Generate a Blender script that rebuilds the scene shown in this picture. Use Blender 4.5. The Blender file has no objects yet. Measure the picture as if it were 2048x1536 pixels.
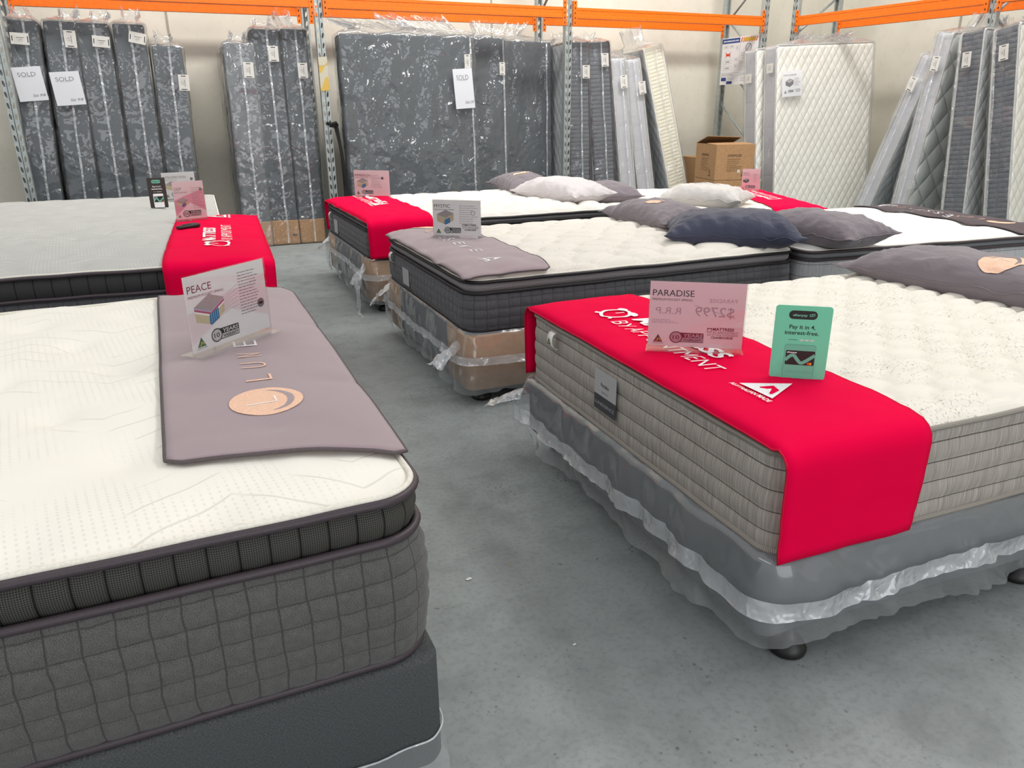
import bpy, bmesh, math, random
from mathutils import Vector, Matrix, noise
random.seed(7)
PI = math.pi
sc = bpy.context.scene
COL = sc.collection
# ------------------------------------------------------------------ camera, world, lights, exposure
cam_d = bpy.data.cameras.new('camera'); cam = bpy.data.objects.new('camera', cam_d); COL.objects.link(cam)
cam_d.sensor_width = 36; cam_d.lens = 1530 / 2048 * 36; cam_d.clip_start = .02
_pi, _ro, _ya = math.radians(19.86), math.radians(-.46), math.radians(23.4)
_fw = Vector((math.sin(_ya), math.cos(_ya), 0)); _rt = Vector((math.cos(_ya), -math.sin(_ya), 0)); _up = Vector((0, 0, 1))
_f2 = _fw * math.cos(_pi) - _up * math.sin(_pi); _u2 = _fw * math.sin(_pi) + _up * math.cos(_pi)
_r3 = _rt * math.cos(_ro) + _u2 * math.sin(_ro); _u3 = -_rt * math.sin(_ro) + _u2 * math.cos(_ro)
_m = Matrix((( _r3.x, _u3.x, -_f2.x, 0), (_r3.y, _u3.y, -_f2.y, 0), (_r3.z, _u3.z, -_f2.z, 1.422), (0, 0, 0, 1)))
cam.matrix_world = _m
sc.camera = cam
w = bpy.data.worlds.new('world'); sc.world = w; w.use_nodes = True
w.node_tree.nodes['Background'].inputs[0].default_value = (.97, .98, 1, 1)
w.node_tree.nodes['Background'].inputs[1].default_value = .66
def area(x, y, z, sx, sy, power, tilt=(0, 0), col=(1, .98, .95)):
    d = bpy.data.lights.new('high_bay_lamp', 'AREA'); d.shape = 'RECTANGLE'; d.size = sx; d.size_y = sy; d.energy = power; d.color = col
    o = bpy.data.objects.new('high_bay_lamp', d); COL.objects.link(o); o.location = (x, y, z); o.rotation_euler = (tilt[0], tilt[1], 0)
area(5.4, 2.6, 6.2, 1.0, 7, 230, (0, .3))
area(-3.0, 1.0, 6.2, 1.0, 6, 70, (0, -.3))
area(2.6, 6.4, 5.6, 8.5, .6, 390, (1.05, 0))  # added wash light with no real fitting, brightens the back wall
area(5.6, 5.2, 6.0, .6, 6, 135, (0, -.75))  # unseen light added to lift the right wall and its standing stock
area(1.5, -5.6, 2.4, 6.0, 4.2, 150, (math.radians(84), 0), (.98, .99, 1))      # open roller door behind the camera
sc.view_settings.view_transform = 'Standard'; sc.view_settings.look = 'None'; sc.view_settings.gamma = 1
sc.view_settings.use_curve_mapping = False; sc.view_settings.exposure = 0.0
sc.cycles.transparent_max_bounces = 24

# ------------------------------------------------------------------ node helper
def lin(h):
    c = [int(h[i:i + 2], 16) / 255 for i in (0, 2, 4)]
    return tuple(x / 12.92 if x <= .04045 else ((x + .055) / 1.055) ** 2.4 for x in c) + (1,)
class NT:
    def __init__(s, name):
        s.m = bpy.data.materials.new(name); s.m.use_nodes = True; s.t = s.m.node_tree
        s.b = s.t.nodes['Principled BSDF']; s.out = s.t.nodes['Material Output']
    def n(s, ty, **k):
        nd = s.t.nodes.new(ty)
        for a, v in k.items():
            if a.startswith('_'): setattr(nd, a[1:], v)
            else: s.link(v, nd.inputs[a.replace('__', ' ')])
        return nd
    def link(s, v, inp):
        if hasattr(v, 'links') or isinstance(v, bpy.types.NodeSocket): s.t.links.new(v, inp)
        else: inp.default_value = v
    def mth(s, op, a, b=0.0, c=None):
        nd = s.t.nodes.new('ShaderNodeMath'); nd.operation = op
        s.link(a, nd.inputs[0]); s.link(b, nd.inputs[1])
        if c is not None: s.link(c, nd.inputs[2])
        return nd.outputs[0]
    def uv(s):
        if not hasattr(s, '_u'):
            nd = s.t.nodes.new('ShaderNodeUVMap'); sp = s.t.nodes.new('ShaderNodeSeparateXYZ')
            s.t.links.new(nd.outputs[0], sp.inputs[0]); s._u = (nd.outputs[0], sp.outputs[0], sp.outputs[1])
        return s._u
    def obj(s):
        return s.t.nodes.new('ShaderNodeTexCoord').outputs['Object']
    def scale(s, v, k):
        nd = s.t.nodes.new('ShaderNodeMapping'); s.t.links.new(v, nd.inputs[0]); nd.inputs['Scale'].default_value = k; return nd.outputs[0]
    def noise(s, v, sc_, det=3, rough=.5, dist=0):
        nd = s.t.nodes.new('ShaderNodeTexNoise'); s.t.links.new(v, nd.inputs['Vector'])
        nd.inputs['Scale'].default_value = sc_; nd.inputs['Detail'].default_value = det; nd.inputs['Roughness'].default_value = rough
        nd.inputs['Distortion'].default_value = dist; return nd.outputs[0]
    def ramp(s, f, stops):
        nd = s.t.nodes.new('ShaderNodeValToRGB'); s.link(f, nd.inputs[0]); el = nd.color_ramp.elements
        while len(el) > 1: el.remove(el[-1])
        el[0].position, el[0].color = stops[0]
        for p, c in stops[1:]:
            e = el.new(p); e.color = c
        return nd.outputs[0]
    def mix(s, f, a, b, mode='MIX'):
        nd = s.t.nodes.new('ShaderNodeMix'); nd.data_type = 'RGBA'; nd.blend_type = mode
        s.link(f, nd.inputs[0]); s.link(a, nd.inputs[6]); s.link(b, nd.inputs[7]); return nd.outputs[2]
    def sm(s, v, a, b, o0=0., o1=1.):
        nd = s.t.nodes.new('ShaderNodeMapRange'); nd.interpolation_type = 'SMOOTHSTEP'
        s.link(v, nd.inputs[0]); nd.inputs[1].default_value = a; nd.inputs[2].default_value = b
        nd.inputs[3].default_value = o0; nd.inputs[4].default_value = o1; return nd.outputs[0]
    def bump(s, h, st, dist=.01):
        nd = s.t.nodes.new('ShaderNodeBump'); nd.inputs['Strength'].default_value = st; nd.inputs['Distance'].default_value = dist
        s.t.links.new(h, nd.inputs['Height'])
        if s.b.inputs['Normal'].is_linked: s.t.links.new(s.b.inputs['Normal'].links[0].from_socket, nd.inputs['Normal'])
        s.t.links.new(nd.outputs[0], s.b.inputs['Normal']); return nd.outputs[0]
    def fin(s, col=None, rough=.7, spec=.3, metal=0, sheen=0):
        if col is not None: s.link(col, s.b.inputs['Base Color'])
        s.link(rough, s.b.inputs['Roughness']); s.b.inputs['Specular IOR Level'].default_value = spec
        s.b.inputs['Metallic'].default_value = metal
        if sheen: s.b.inputs['Sheen Weight'].default_value = sheen
        return s.m
MATS = {}
def simple(name, hexc, rough=.6, spec=.3, metal=0, nb=0, ns=200):
    if name in MATS: return MATS[name]
    t = NT(name); c = lin(hexc)
    n = t.noise(t.obj(), ns, 3)
    col = t.mix(t.sm(n, .3, .7), tuple(x * .92 for x in c[:3]) + (1,), tuple(min(1, x * 1.06) for x in c[:3]) + (1,))
    if nb: t.bump(n, nb, .003)
    MATS[name] = t.fin(col, rough, spec, metal); return MATS[name]
def line(t, v, period, width, wob=None):       # 1 near every multiple of period
    x = t.mth('DIVIDE', v, period)
    if wob is not None: x = t.mth('ADD', x, wob)
    f = t.mth('ABSOLUTE', t.mth('SUBTRACT', t.mth('FRACT', x), .5))
    return t.sm(f, .5 - width / period, .5 - width / period * .3)
def m_heather(name, lo, hi, qu=None, qv=None, voff=0.0):
    t = NT(name); uv, u, v = t.uv()
    n = t.noise(t.scale(uv, (1, 1.6, 1)), 520, 3, .6); n2 = t.noise(uv, 60, 3, .6)
    col = t.mix(t.sm(n, .34, .68), lin(lo), lin(hi)); col = t.mix(t.mth('MULTIPLY', t.sm(n2, .35, .75), .3), col, lin(hi))
    if qu:
        wb = t.mth('MULTIPLY', t.mth('SUBTRACT', t.noise(uv, 14, 3), .5), .3)
        ln = line(t, u, qu, .0022, wb)
        if qv: ln = t.mth('MAXIMUM', ln, t.mth('MULTIPLY', line(t, t.mth('SUBTRACT', v, voff), qv, .0022, wb), .8))
        col = t.mix(t.mth('MULTIPLY', ln, .5), col, tuple(x * .35 for x in lin(lo)[:3]) + (1,))
        t.bump(t.mth('SUBTRACT', 1, ln), .5, .004)
    t.bump(n, .45, .0015)
    return t.fin(col, .95, .1, sheen=.15)
def m_mesh(name, lo, hi, seam=None, cell=.0055, spec=.2):
    t = NT(name); uv, u, v = t.uv()
    k = 2 * PI / cell
    a = t.mth('MULTIPLY', t.mth('SINE', t.mth('MULTIPLY', t.mth('ADD', u, v), k * .7)), t.mth('SINE', t.mth('MULTIPLY', t.mth('SUBTRACT', u, v), k * .7)))
    f = t.sm(a, -.1, .5)
    col = t.mix(f, lin(hi), lin(lo))
    if seam:
        ln = line(t, u, seam, .0025); col = t.mix(t.mth('MULTIPLY', ln, .8), col, (.004, .004, .004, 1))
        t.bump(t.mth('SUBTRACT', 1, ln), .6, .006)
    t.bump(t.mth('SUBTRACT', 1, f), .4, .001)
    return t.fin(col, .75, spec)
def m_stripe(name, c0, c1, period=.055, voff=0.0):
    t = NT(name); uv, u, v = t.uv()
    n = t.noise(t.scale(uv, (750, 9, 1)), 1, 3, .6); n2 = t.noise(t.scale(uv, (170, 4, 1)), 1, 3, .6)
    f = t.mth('ADD', t.mth('MULTIPLY', n, .6), t.mth('MULTIPLY', n2, .4))
    col = t.mix(t.sm(f, .34, .66), lin(c0), lin(c1))
    ln = line(t, t.mth('SUBTRACT', v, voff), period, .0018, t.mth('MULTIPLY', t.noise(uv, 6, 1), .06))
    col = t.mix(t.mth('MULTIPLY', ln, .8), col, tuple(x * .25 for x in lin(c0)[:3]) + (1,))
    t.bump(t.mth('SUBTRACT', 1, ln), .7, .006); t.bump(n, .2, .001)
    return t.fin(col, .8, .2)
def m_white(name, base, ink, mode='chevron', amt=.5, fine=1.0):
    t = NT(name); uv, u, v = t.uv()
    msk = t.sm(t.noise(uv, 4.5, 2), .42, .6)
    wob = t.mth('MULTIPLY', t.noise(uv, 14, 2), .25)
    if mode == 'chevron':
        tri = t.mth('ABSOLUTE', t.mth('SUBTRACT', t.mth('FRACT', t.mth('MULTIPLY', u, 2.2)), .5))
        ch = line(t, t.mth('ADD', v, t.mth('MULTIPLY', tri, .28)), .085, .0035)
        m2 = t.sm(t.noise(uv, 3.1, 1), .5, .56)
        dash = t.mth('MULTIPLY', line(t, t.mth('ADD', u, t.mth('MULTIPLY', v, .15)), .016, .0032), t.sm(t.mth('SINE', t.mth('MULTIPLY', v, 2 * PI / .013)), -.2, .3))
        pat = t.mth('MAXIMUM', t.mth('MULTIPLY', ch, m2), t.mth('MULTIPLY', t.mth('MULTIPLY', dash, .55), msk))
    elif mode == 'scribble':
        vo = t.t.nodes.new('ShaderNodeTexVoronoi'); vo.feature = 'DISTANCE_TO_EDGE'; vo.distance = 'EUCLIDEAN'
        t.t.links.new(uv, vo.inputs['Vector']); vo.inputs['Scale'].default_value = 45
        a = t.sm(vo.outputs[0], .0, .05, 1, 0)
        dash = t.sm(t.noise(uv, 120, 1), .5, .54)
        pat = t.mth('MULTIPLY', t.mth('MULTIPLY', a, dash), msk)
    else:
        wv = t.sm(t.mth('SINE', t.mth('ADD', t.mth('MULTIPLY', v, 700), t.mth('MULTIPLY', t.noise(uv, 30, 1), 6))), .2, .8)
        pat = t.mth('MULTIPLY', wv, t.mth('ADD', t.mth('MULTIPLY', msk, .7), .3))
    kn = t.noise(t.scale(uv, (1, 1, 1)), 700 * fine, 2)
    col = t.mix(t.mth('MULTIPLY', pat, amt), lin(base), lin(ink))
    t.bump(t.mth('SUBTRACT', 1, pat), .35, .0025); t.bump(kn, .25, .001)
    return t.fin(col, .85, .15, sheen=.1)
def m_quilt(name, base, cell, w_=.004, diamond=True, amt=.6, depth=.02):
    t = NT(name); uv, u, v = t.uv()
    if diamond:
        a = t.mth('ADD', t.mth('DIVIDE', u, cell[0]), t.mth('DIVIDE', v, cell[1])); b = t.mth('SUBTRACT', t.mth('DIVIDE', u, cell[0]), t.mth('DIVIDE', v, cell[1]))
    else: a = t.mth('DIVIDE', u, cell[0]); b = t.mth('DIVIDE', v, cell[1])
    fa = t.mth('ABSOLUTE', t.mth('SINE', t.mth('MULTIPLY', a, PI))); fb = t.mth('ABSOLUTE', t.mth('SINE', t.mth('MULTIPLY', b, PI)))
    h = t.mth('POWER', t.mth('MULTIPLY', fa, fb), .4)
    t.bump(h, amt, depth); t.bump(t.noise(uv, 500, 2), .15, .001)
    col = t.mix(t.sm(h, .0, .3), tuple(x * .75 for x in lin(base)[:3]) + (1,), lin(base))
    return t.fin(col, .85, .15)
def m_linen(name, lo, hi):
    t = NT(name); uv, u, v = t.uv()
    a = t.noise(t.scale(uv, (1500, 220, 1)), 1, 2); b = t.noise(t.scale(uv, (220, 1500, 1)), 1, 2)
    f = t.mth('MULTIPLY', t.mth('ADD', a, b), .5)
    col = t.mix(t.sm(f, .4, .6), lin(lo), lin(hi)); t.bump(f, .25, .001)
    return t.fin(col, .75, .25)
def m_cloth(name, hexc, rough=.85, spec=.15, sheen=.2, fold=0.0):
    t = NT(name); o = t.obj(); c = lin(hexc)
    n = t.noise(o, 900, 2); n2 = t.noise(o, 5, 3)
    col = t.mix(t.sm(n2, .3, .7), tuple(x * .97 for x in c[:3]) + (1,), c)
    t.bump(n, .2, .0008)
    if fold: t.bump(t.noise(t.scale(o, (1, 2.2, 1)), 7, 4, .55, .6), fold, .02)
    return t.fin(col, rough, spec, sheen=sheen)
def m_plastic(name='clear_polythene', milk=.025, gl=.055, rough=.05, tint=(.96, .965, .97), scale=1.0, st=1.1):
    t = NT(name); t.t.nodes.remove(t.b); o = t.obj()
    wv = t.t.nodes.new('ShaderNodeVectorMath'); wv.operation = 'ADD'
    nn = t.t.nodes.new('ShaderNodeTexNoise'); nn.inputs['Scale'].default_value = 3.5 * scale; nn.inputs['Detail'].default_value = 3; t.t.links.new(o, nn.inputs['Vector'])
    sc_ = t.t.nodes.new('ShaderNodeVectorMath'); sc_.operation = 'SCALE'; sc_.inputs['Scale'].default_value = .5 / scale; t.t.links.new(nn.outputs['Color'], sc_.inputs[0])
    t.t.links.new(o, wv.inputs[0]); t.t.links.new(sc_.outputs[0], wv.inputs[1])
    def vor(k, z):
        v_ = t.t.nodes.new('ShaderNodeTexVoronoi'); v_.feature = 'F1'; v_.inputs['Scale'].default_value = k * scale; t.t.links.new(t.scale(wv.outputs[0], (1, 1, z)), v_.inputs['Vector']); return v_.outputs['Distance']
    h = t.mth('ADD', t.mth('MULTIPLY', vor(3.2, .5), 1.0), t.mth('MULTIPLY', t.mth('MULTIPLY', vor(9, .6), .16), t.sm(t.noise(o, 2.2 * scale, 1), .4, .6)))
    bp = t.t.nodes.new('ShaderNodeBump'); bp.inputs['Strength'].default_value = st; bp.inputs['Distance'].default_value = .05
    t.t.links.new(h, bp.inputs['Height'])
    tr = t.n('ShaderNodeBsdfTransparent', Color=tint + (1,)); g = t.n('ShaderNodeBsdfGlossy', Roughness=rough, Normal=bp.outputs[0]); g.inputs['Color'].default_value = (1, 1, 1, 1)
    df = t.n('ShaderNodeBsdfDiffuse', Normal=bp.outputs[0]); df.inputs['Color'].default_value = (.86, .89, .92, 1)
    lw = t.n('ShaderNodeLayerWeight', Blend=.5, Normal=bp.outputs[0])
    m1 = t.n('ShaderNodeMixShader'); t.link(milk, m1.inputs[0]); t.link(tr.outputs[0], m1.inputs[1]); t.link(df.outputs[0], m1.inputs[2])
    fac = t.mth('ADD', gl, t.mth('MULTIPLY', t.mth('POWER', lw.outputs['Facing'], 4.0), .7))
    m2 = t.n('ShaderNodeMixShader'); t.link(fac, m2.inputs[0]); t.link(m1.outputs[0], m2.inputs[1]); t.link(g.outputs[0], m2.inputs[2])
    t.t.links.new(m2.outputs[0], t.out.inputs[0]); return t.m
def m_acrylic():
    t = NT('clear_acrylic'); t.t.nodes.remove(t.b)
    tr = t.n('ShaderNodeBsdfTransparent'); tr.inputs['Color'].default_value = (.93, .93, .93, 1)
    g = t.n('ShaderNodeBsdfGlossy', Roughness=.03); lw = t.n('ShaderNodeLayerWeight', Blend=.5)
    m2 = t.n('ShaderNodeMixShader'); t.link(t.mth('ADD', .035, t.mth('MULTIPLY', t.mth('POWER', lw.outputs['Facing'], 5.0), .8)), m2.inputs[0]); t.link(tr.outputs[0], m2.inputs[1]); t.link(g.outputs[0], m2.inputs[2])
    t.t.links.new(m2.outputs[0], t.out.inputs[0]); return t.m
def m_floor():
    t = NT('grey_concrete_floor'); o = t.obj()
    a = t.noise(o, .9, 5, .6, .3); b = t.noise(o, 6, 5, .65); d = t.noise(o, 55, 3, .6)
    col = t.mix(t.sm(a, .3, .7), lin('8a9090'), lin('9da4a3'))
    col = t.mix(t.mth('MULTIPLY', t.sm(b, .4, .72), .75), col, lin('7c8281'))
    vo = t.t.nodes.new('ShaderNodeTexVoronoi'); t.t.links.new(t.scale(o, (1, 1, 1)), vo.inputs['Vector']); vo.inputs['Scale'].default_value = 48; vo.inputs['Randomness'].default_value = 1
    col = t.mix(t.mth('MULTIPLY', t.sm(d, .45, .7), .35), col, lin('6c7371'))
    sp = t.mth('MULTIPLY', t.sm(vo.outputs['Distance'], .12, .3, 1, 0), t.sm(t.noise(o, 5, 4, .7), .5, .68))
    col = t.mix(t.mth('MULTIPLY', sp, .7), col, lin('4b504e'))
    vo2 = t.t.nodes.new('ShaderNodeTexVoronoi'); t.t.links.new(o, vo2.inputs['Vector']); vo2.inputs['Scale'].default_value = 3.1
    st = t.mth('MULTIPLY', t.sm(vo2.outputs['Distance'], .03, .045, 1, 0), t.sm(t.noise(o, 1.7, 2), .5, .55))
    col = t.mix(t.mth('MULTIPLY', st, .6), col, lin('8d8672'))
    spy = t.n('ShaderNodeSeparateXYZ', Vector=o).outputs[1]
    jt = t.sm(t.mth('ABSOLUTE', t.mth('SUBTRACT', t.mth('ADD', spy, t.mth('MULTIPLY', d, .012)), 4.42)), .002, .006, 1, 0)
    col = t.mix(t.mth('MULTIPLY', jt, .35), col, lin('a8aca8'))
    mp = t.t.nodes.new('ShaderNodeVectorMath'); mp.operation = 'DISTANCE'; t.t.links.new(o, mp.inputs[0]); mp.inputs[1].default_value = (1.55, .92, 0)
    rd = t.mth('ADD', mp.outputs['Value'], t.mth('MULTIPLY', t.mth('SUBTRACT', b, .5), .03))
    ring = t.mth('MULTIPLY', t.sm(rd, .05, .075), t.sm(rd, .105, .13, 1, 0))
    col = t.mix(t.mth('MULTIPLY', ring, .22), col, lin('666c6b'))
    t.bump(t.noise(o, 9, 5, .6), .08, .01)
    return t.fin(col, t.mth('ADD', t.mth('MULTIPLY', b, .25), .32), .4)
def m_wall():
    t = NT('tilt_slab_concrete'); o = t.obj()
    a = t.noise(o, .8, 4, .6); b = t.noise(o, 14, 4, .7)
    col = t.mix(t.sm(a, .3, .7), lin('cbc6b8'), lin('d8d3c6')); col = t.mix(t.mth('MULTIPLY', t.sm(b, .5, .75), .25), col, lin('b9b4a6'))
    t.bump(b, .1, .01); return t.fin(col, .9, .2)
M = dict(
    floor=m_floor(), wall=m_wall(),
    heather=m_heather('charcoal_heather_quilt', '40403f', '72716f', .051, .047, .404),
    heather_b=m_heather('charcoal_square_quilt', '3b3b3e', '6c6c70', .06, .045),
    mesh_a=m_mesh('charcoal_spacer_mesh', '262523', '504f4b', .051),
    mesh_b=m_mesh('dark_panelled_mesh', '2c2c2c', '474748', .075),
    mesh_d=m_mesh('black_spacer_mesh', '2b272a', 'a3a0a2', None, .0085),
    mesh_f=m_mesh('grey_spacer_mesh', '4d4f53', '94979a', None, .008),
    stripe=m_stripe('taupe_striped_border', '8b847c', 'bab4ad', .0585, .349),
    stripe_f=m_stripe('pale_grey_striped_border', '9a9c9e', 'c4c6c8', .07),
    white_a=m_white('cream_knit_chevron', 'f3efe4', 'cfcac0', 'chevron', .55),
    grey_b=m_white('silver_knit_chevron', 'b8b8b4', 'dcdcd8', 'chevron', .9),
    grey_b0=m_white('silver_knit_dash', 'b4b4b0', 'd6d6d2', 'wave', .35),
    white_c=m_white('cream_knit_scribble', 'e9e4d8', '8d847c', 'scribble', .75),
    white_d=m_white('ivory_knit_swirl', 'e2dcd2', 'a89e96', 'scribble', .6),
    white_e=m_white('ivory_knit_ripple', 'e4dfd8', 'b9b3ab', 'wave', .3),
    white_f=m_white('white_plush_knit', 'f8f7f2', 'e8e6e0', 'wave', .1),
    base=m_linen('charcoal_linen', '393b3d', '55585a'), base_b=m_linen('slate_base_cloth', '474b4f', '5a5f63'),
    pipe=simple('plum_black_piping', '443b40', .45, .4), pipe_dk=simple('black_piping', '201d20', .5, .4), pipe_w=simple('cream_cord', 'e6e2d6', .8),
    tape=m_mesh('taupe_ribbed_tape', '57524c', 'aaa49b', None, .006), tape_l=m_mesh('pale_ribbed_tape', '9d9b95', 'd0cec8', None, .006),
    red=m_cloth('red_polyester', 'ea0042', .85, .06, 0), brown=m_cloth('mauve_brown_neoprene', '9c898e', .7, .3, .3), browndk=m_cloth('dark_plum_neoprene', '4d3f45', .7, .3, .1),
    hem=simple('grey_overlock', '5e5557', .8), redhem=simple('red_hem', 'c40030', .8),
    plum=m_cloth('plum_grey_cotton', '797076', .8, .2, .3, .5), navy=m_cloth('navy_sateen', '34374c', .6, .35, .2, .5), palepl=m_cloth('pale_grey_cotton', 'cfc9c9', .85, .2, .1, .4), palepl2=m_cloth('stone_cotton', 'c6c2be', .85, .2, .1, .4),
    poly=m_plastic(), poly_d=m_plastic('dust_polythene', .10, .08, .12), polys=m_plastic('skirt_polythene', .12, .07, .12, (.96, .965, .97), .9, .45),
    milk=m_plastic('milky_heat_seal', .36, .12, .2, (.95, .96, .97), 2.5, .6), seam=m_plastic('bag_seam', .25, .12, .2, (.95, .96, .97), 3, .8),
    acr=m_acrylic(), foot=simple('black_glide', '161514', .4, .5), card=simple('kraft_cardboard', 'a98560', .85, .1, 0, .15, 40), cardin=simple('kraft_inner', '84664a', .9),
    galv=None, orange=simple('orange_powdercoat', 'e66a08', .4, .45, 0, .05, 30), orange_d=simple('orange_flange', 'dd6c14', .45, .45),
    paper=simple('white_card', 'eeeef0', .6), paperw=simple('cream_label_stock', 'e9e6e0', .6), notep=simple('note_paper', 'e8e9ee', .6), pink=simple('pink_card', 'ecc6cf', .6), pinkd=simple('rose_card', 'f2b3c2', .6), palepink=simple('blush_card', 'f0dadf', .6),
    ink=simple('black_ink', '2a2829', .6), grayink=simple('grey_ink', '77757a', .6), faint=simple('faint_show_through', 'c49aa6', .6), redink=simple('maroon_ink', '7c3043', .6), whiteink=simple('white_ink', 'f4f2f2', .7), peach=simple('peach_ink', 'edc3a8', .7), pinkink=simple('lilac_ink', 'cfc0c6', .7),
    green=simple('deep_green_ink', '2e6e50', .6), gold=simple('gold_ink', 'c8a13c', .6), mint=simple('mint_card', '86dcc0', .45, .4), mintd=simple('mint_line', '57a88c', .5), blue=simple('blue_ink', '2f77a8', .5), tan=simple('tan_ink', 'cdbfa0', .6), lilac=simple('lilac_layer', 'b9a6c4', .6), rose=simple('rose_layer', 'b4566c', .6), cgrey=simple('cube_grey', 'a9a2a2', .6), cdark=simple('cube_dark', '4a4648', .6), purple=simple('cube_purple', '64499a', .6), redm=simple('card_red', 'd8431e', .5), orm=simple('card_amber', 'e8962a', .5),
    blackpl=simple('black_plastic', '1b1a1b', .45, .5), brownpl=simple('dark_brown_card', '2e2624', .4, .5), navyink=simple('navy_ink', '27407a', .5), strap=simple('black_webbing', '1c1b1c', .8), ytape=simple('yellow_tape', 'c3a24c', .5, .4), ltape=simple('pale_tape', 'b9b4a0', .4, .5), whitetag=simple('white_satin_tag', 'e4e3df', .5, .4), silver=simple('silver_satin_tag', 'b3b3b5', .4, .5), darktag=simple('charcoal_tag', '45454a', .5),
    scuff=simple('scrap_white', 'dcdcd4', .7), seamw=simple('wall_sealant', '9c978a', .8), hole=simple('dark_void', '26282a', .9),
    bedside=m_heather('graphite_quilted_border', '38393c', '66686b', None), q_white=m_quilt('white_diamond_quilt', 'f0ede2', (.105, .17), depth=.02), q_cream=m_quilt('cream_rib_quilt', 'e9e3cd', (.12, .045), .004, False, .7, .012),
    q_dk=m_quilt('graphite_rib_quilt', '63666b', (.3, .05), .004, False, .8, .012), q_lg=m_quilt('pale_grey_border_quilt', 'b9b9bc', (.4, .3), .004, False, .3, .01), q_big=m_quilt('ice_large_quilt', 'dfe2de', (.3, .34), .004, True, .9, .05), q_gl=m_quilt('grey_small_quilt', 'b3b6b7', (.12, .2), .004, True, .7, .02),
)
def m_galv():
    t = NT('galvanised_steel'); o = t.obj()
    vo = t.t.nodes.new('ShaderNodeTexVoronoi'); t.t.links.new(o, vo.inputs['Vector']); vo.inputs['Scale'].default_value = 60
    col = t.mix(vo.outputs['Color'], lin('98a09f'), lin('b4bab8')); return t.fin(col, .42, .5, .55)
M['galv'] = m_galv()
def m_paper(name, hexc):
    t = NT(name); c = lin(hexc); n = t.noise(t.obj(), 300, 2)
    t.fin(t.mix(n, tuple(x * .96 for x in c[:3]) + (1,), c), .45, .4)
    tl = t.n('ShaderNodeBsdfTranslucent', Color=c); mx = t.n('ShaderNodeMixShader'); mx.inputs[0].default_value = .42
    t.link(t.b.outputs[0], mx.inputs[1]); t.link(tl.outputs[0], mx.inputs[2]); t.t.links.new(mx.outputs[0], t.out.inputs[0]); return t.m
for k_, h_ in (('paper', 'f6f5f6'), ('pink', 'f8e0e6'), ('pinkd', 'f5bccb'), ('palepink', 'f9ebee'), ('notep', 'f0f1f5'), ('paperw', 'f0ede6'), ('mint', '8ee2c6')): M[k_] = m_paper(M[k_].name + '_sheet', h_)  # pink and palepink: printed tint plus the runner's red backlight put into the colour

# ------------------------------------------------------------------ mesh helpers
def mk(name, V, F, mats, parent=None, uvs=None, mi=None, smooth=True, loc=None, rot=None, weld=0):
    me = bpy.data.meshes.new(name); me.from_pydata([tuple(v) for v in V], [], F)
    if not isinstance(mats, (list, tuple)): mats = [mats]
    for m in mats: me.materials.append(m)
    if uvs:
        ul = me.uv_layers.new(name='UVMap')
        for lp in me.loops: ul.data[lp.index].uv = uvs[lp.vertex_index]
    if mi:
        for p, k in zip(me.polygons, mi): p.material_index = k
    if weld:
        bm = bmesh.new(); bm.from_mesh(me); bmesh.ops.remove_doubles(bm, verts=bm.verts, dist=weld); bm.to_mesh(me); bm.free()
    if smooth:
        for p in me.polygons: p.use_smooth = True
    o = bpy.data.objects.new(name, me); COL.objects.link(o)
    if parent: o.parent = parent
    if loc is not None: o.location = loc
    if rot is not None: o.rotation_euler = rot
    return o
def tag(o, label, cat, group=None):
    o['label'] = label; o['category'] = cat
    if group: o['group'] = group
    return o
def empty(name, loc, rz=0, label=None, cat=None, group=None):
    o = bpy.data.objects.new(name, None); COL.objects.link(o); o.location = loc; o.rotation_euler = (0, 0, rz); o.empty_display_size = .1
    if label: tag(o, label, cat, group)
    return o
def rr(Lx, Wy, r, step=.02, nc=9):
    """closed rounded rectangle: (x,y,nx,ny,s)"""
    P = []; hx, hy = Lx / 2, Wy / 2; s = 0
    segs = [((hx, -hy + r), (hx, hy - r), (1, 0)), ((hx - r, hy), (-hx + r, hy), (0, 1)), ((-hx, hy - r), (-hx, -hy + r), (-1, 0)), ((-hx + r, -hy), (hx - r, -hy), (0, -1))]
    cen = [(hx - r, hy - r, 0), (-hx + r, hy - r, PI / 2), (-hx + r, -hy + r, PI), (hx - r, -hy + r, 1.5 * PI)]
    for (a, b, n), (cx, cy, a0) in zip(segs, cen):
        l = math.dist(a, b); k = max(1, int(l / step))
        for i in range(k):
            f = i / k; P.append((a[0] + (b[0] - a[0]) * f, a[1] + (b[1] - a[1]) * f, n[0], n[1], s + l * f))
        s += l
        for i in range(nc):
            t = a0 + PI / 2 * i / nc; P.append((cx + r * math.cos(t), cy + r * math.sin(t), math.cos(t), math.sin(t), s + r * PI / 2 * i / nc))
        s += r * PI / 2
    return P, s
def shell(name, Lx, Wy, r, prof, mat, parent, disp=None, step=.02, cap=False, zf=None, mi=None, mats=None):
    P, S = rr(Lx, Wy, r, step); n = len(P); V = []; UV = []; F = []
    for off, z in prof:
        for j in range(n + 1):
            x, y, nx, ny, s = P[j % n]
            if j == n: s = S
            d = off + (disp(s, z, x, y) if disp else 0)
            V.append((x + nx * d, y + ny * d, z + (zf(s, z, x, y) if zf else 0))); UV.append((s, z))
    for i in range(len(prof) - 1):
        for j in range(n):
            a = i * (n + 1) + j; F.append((a, a + 1, a + n + 2, a + n + 1))
    if cap:
        F.append(tuple(reversed(range(n)))); 
        k = (len(prof) - 1) * (n + 1); F.append(tuple(range(k, k + n)))
    return mk(name, V, F, mat, parent, UV)
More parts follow.
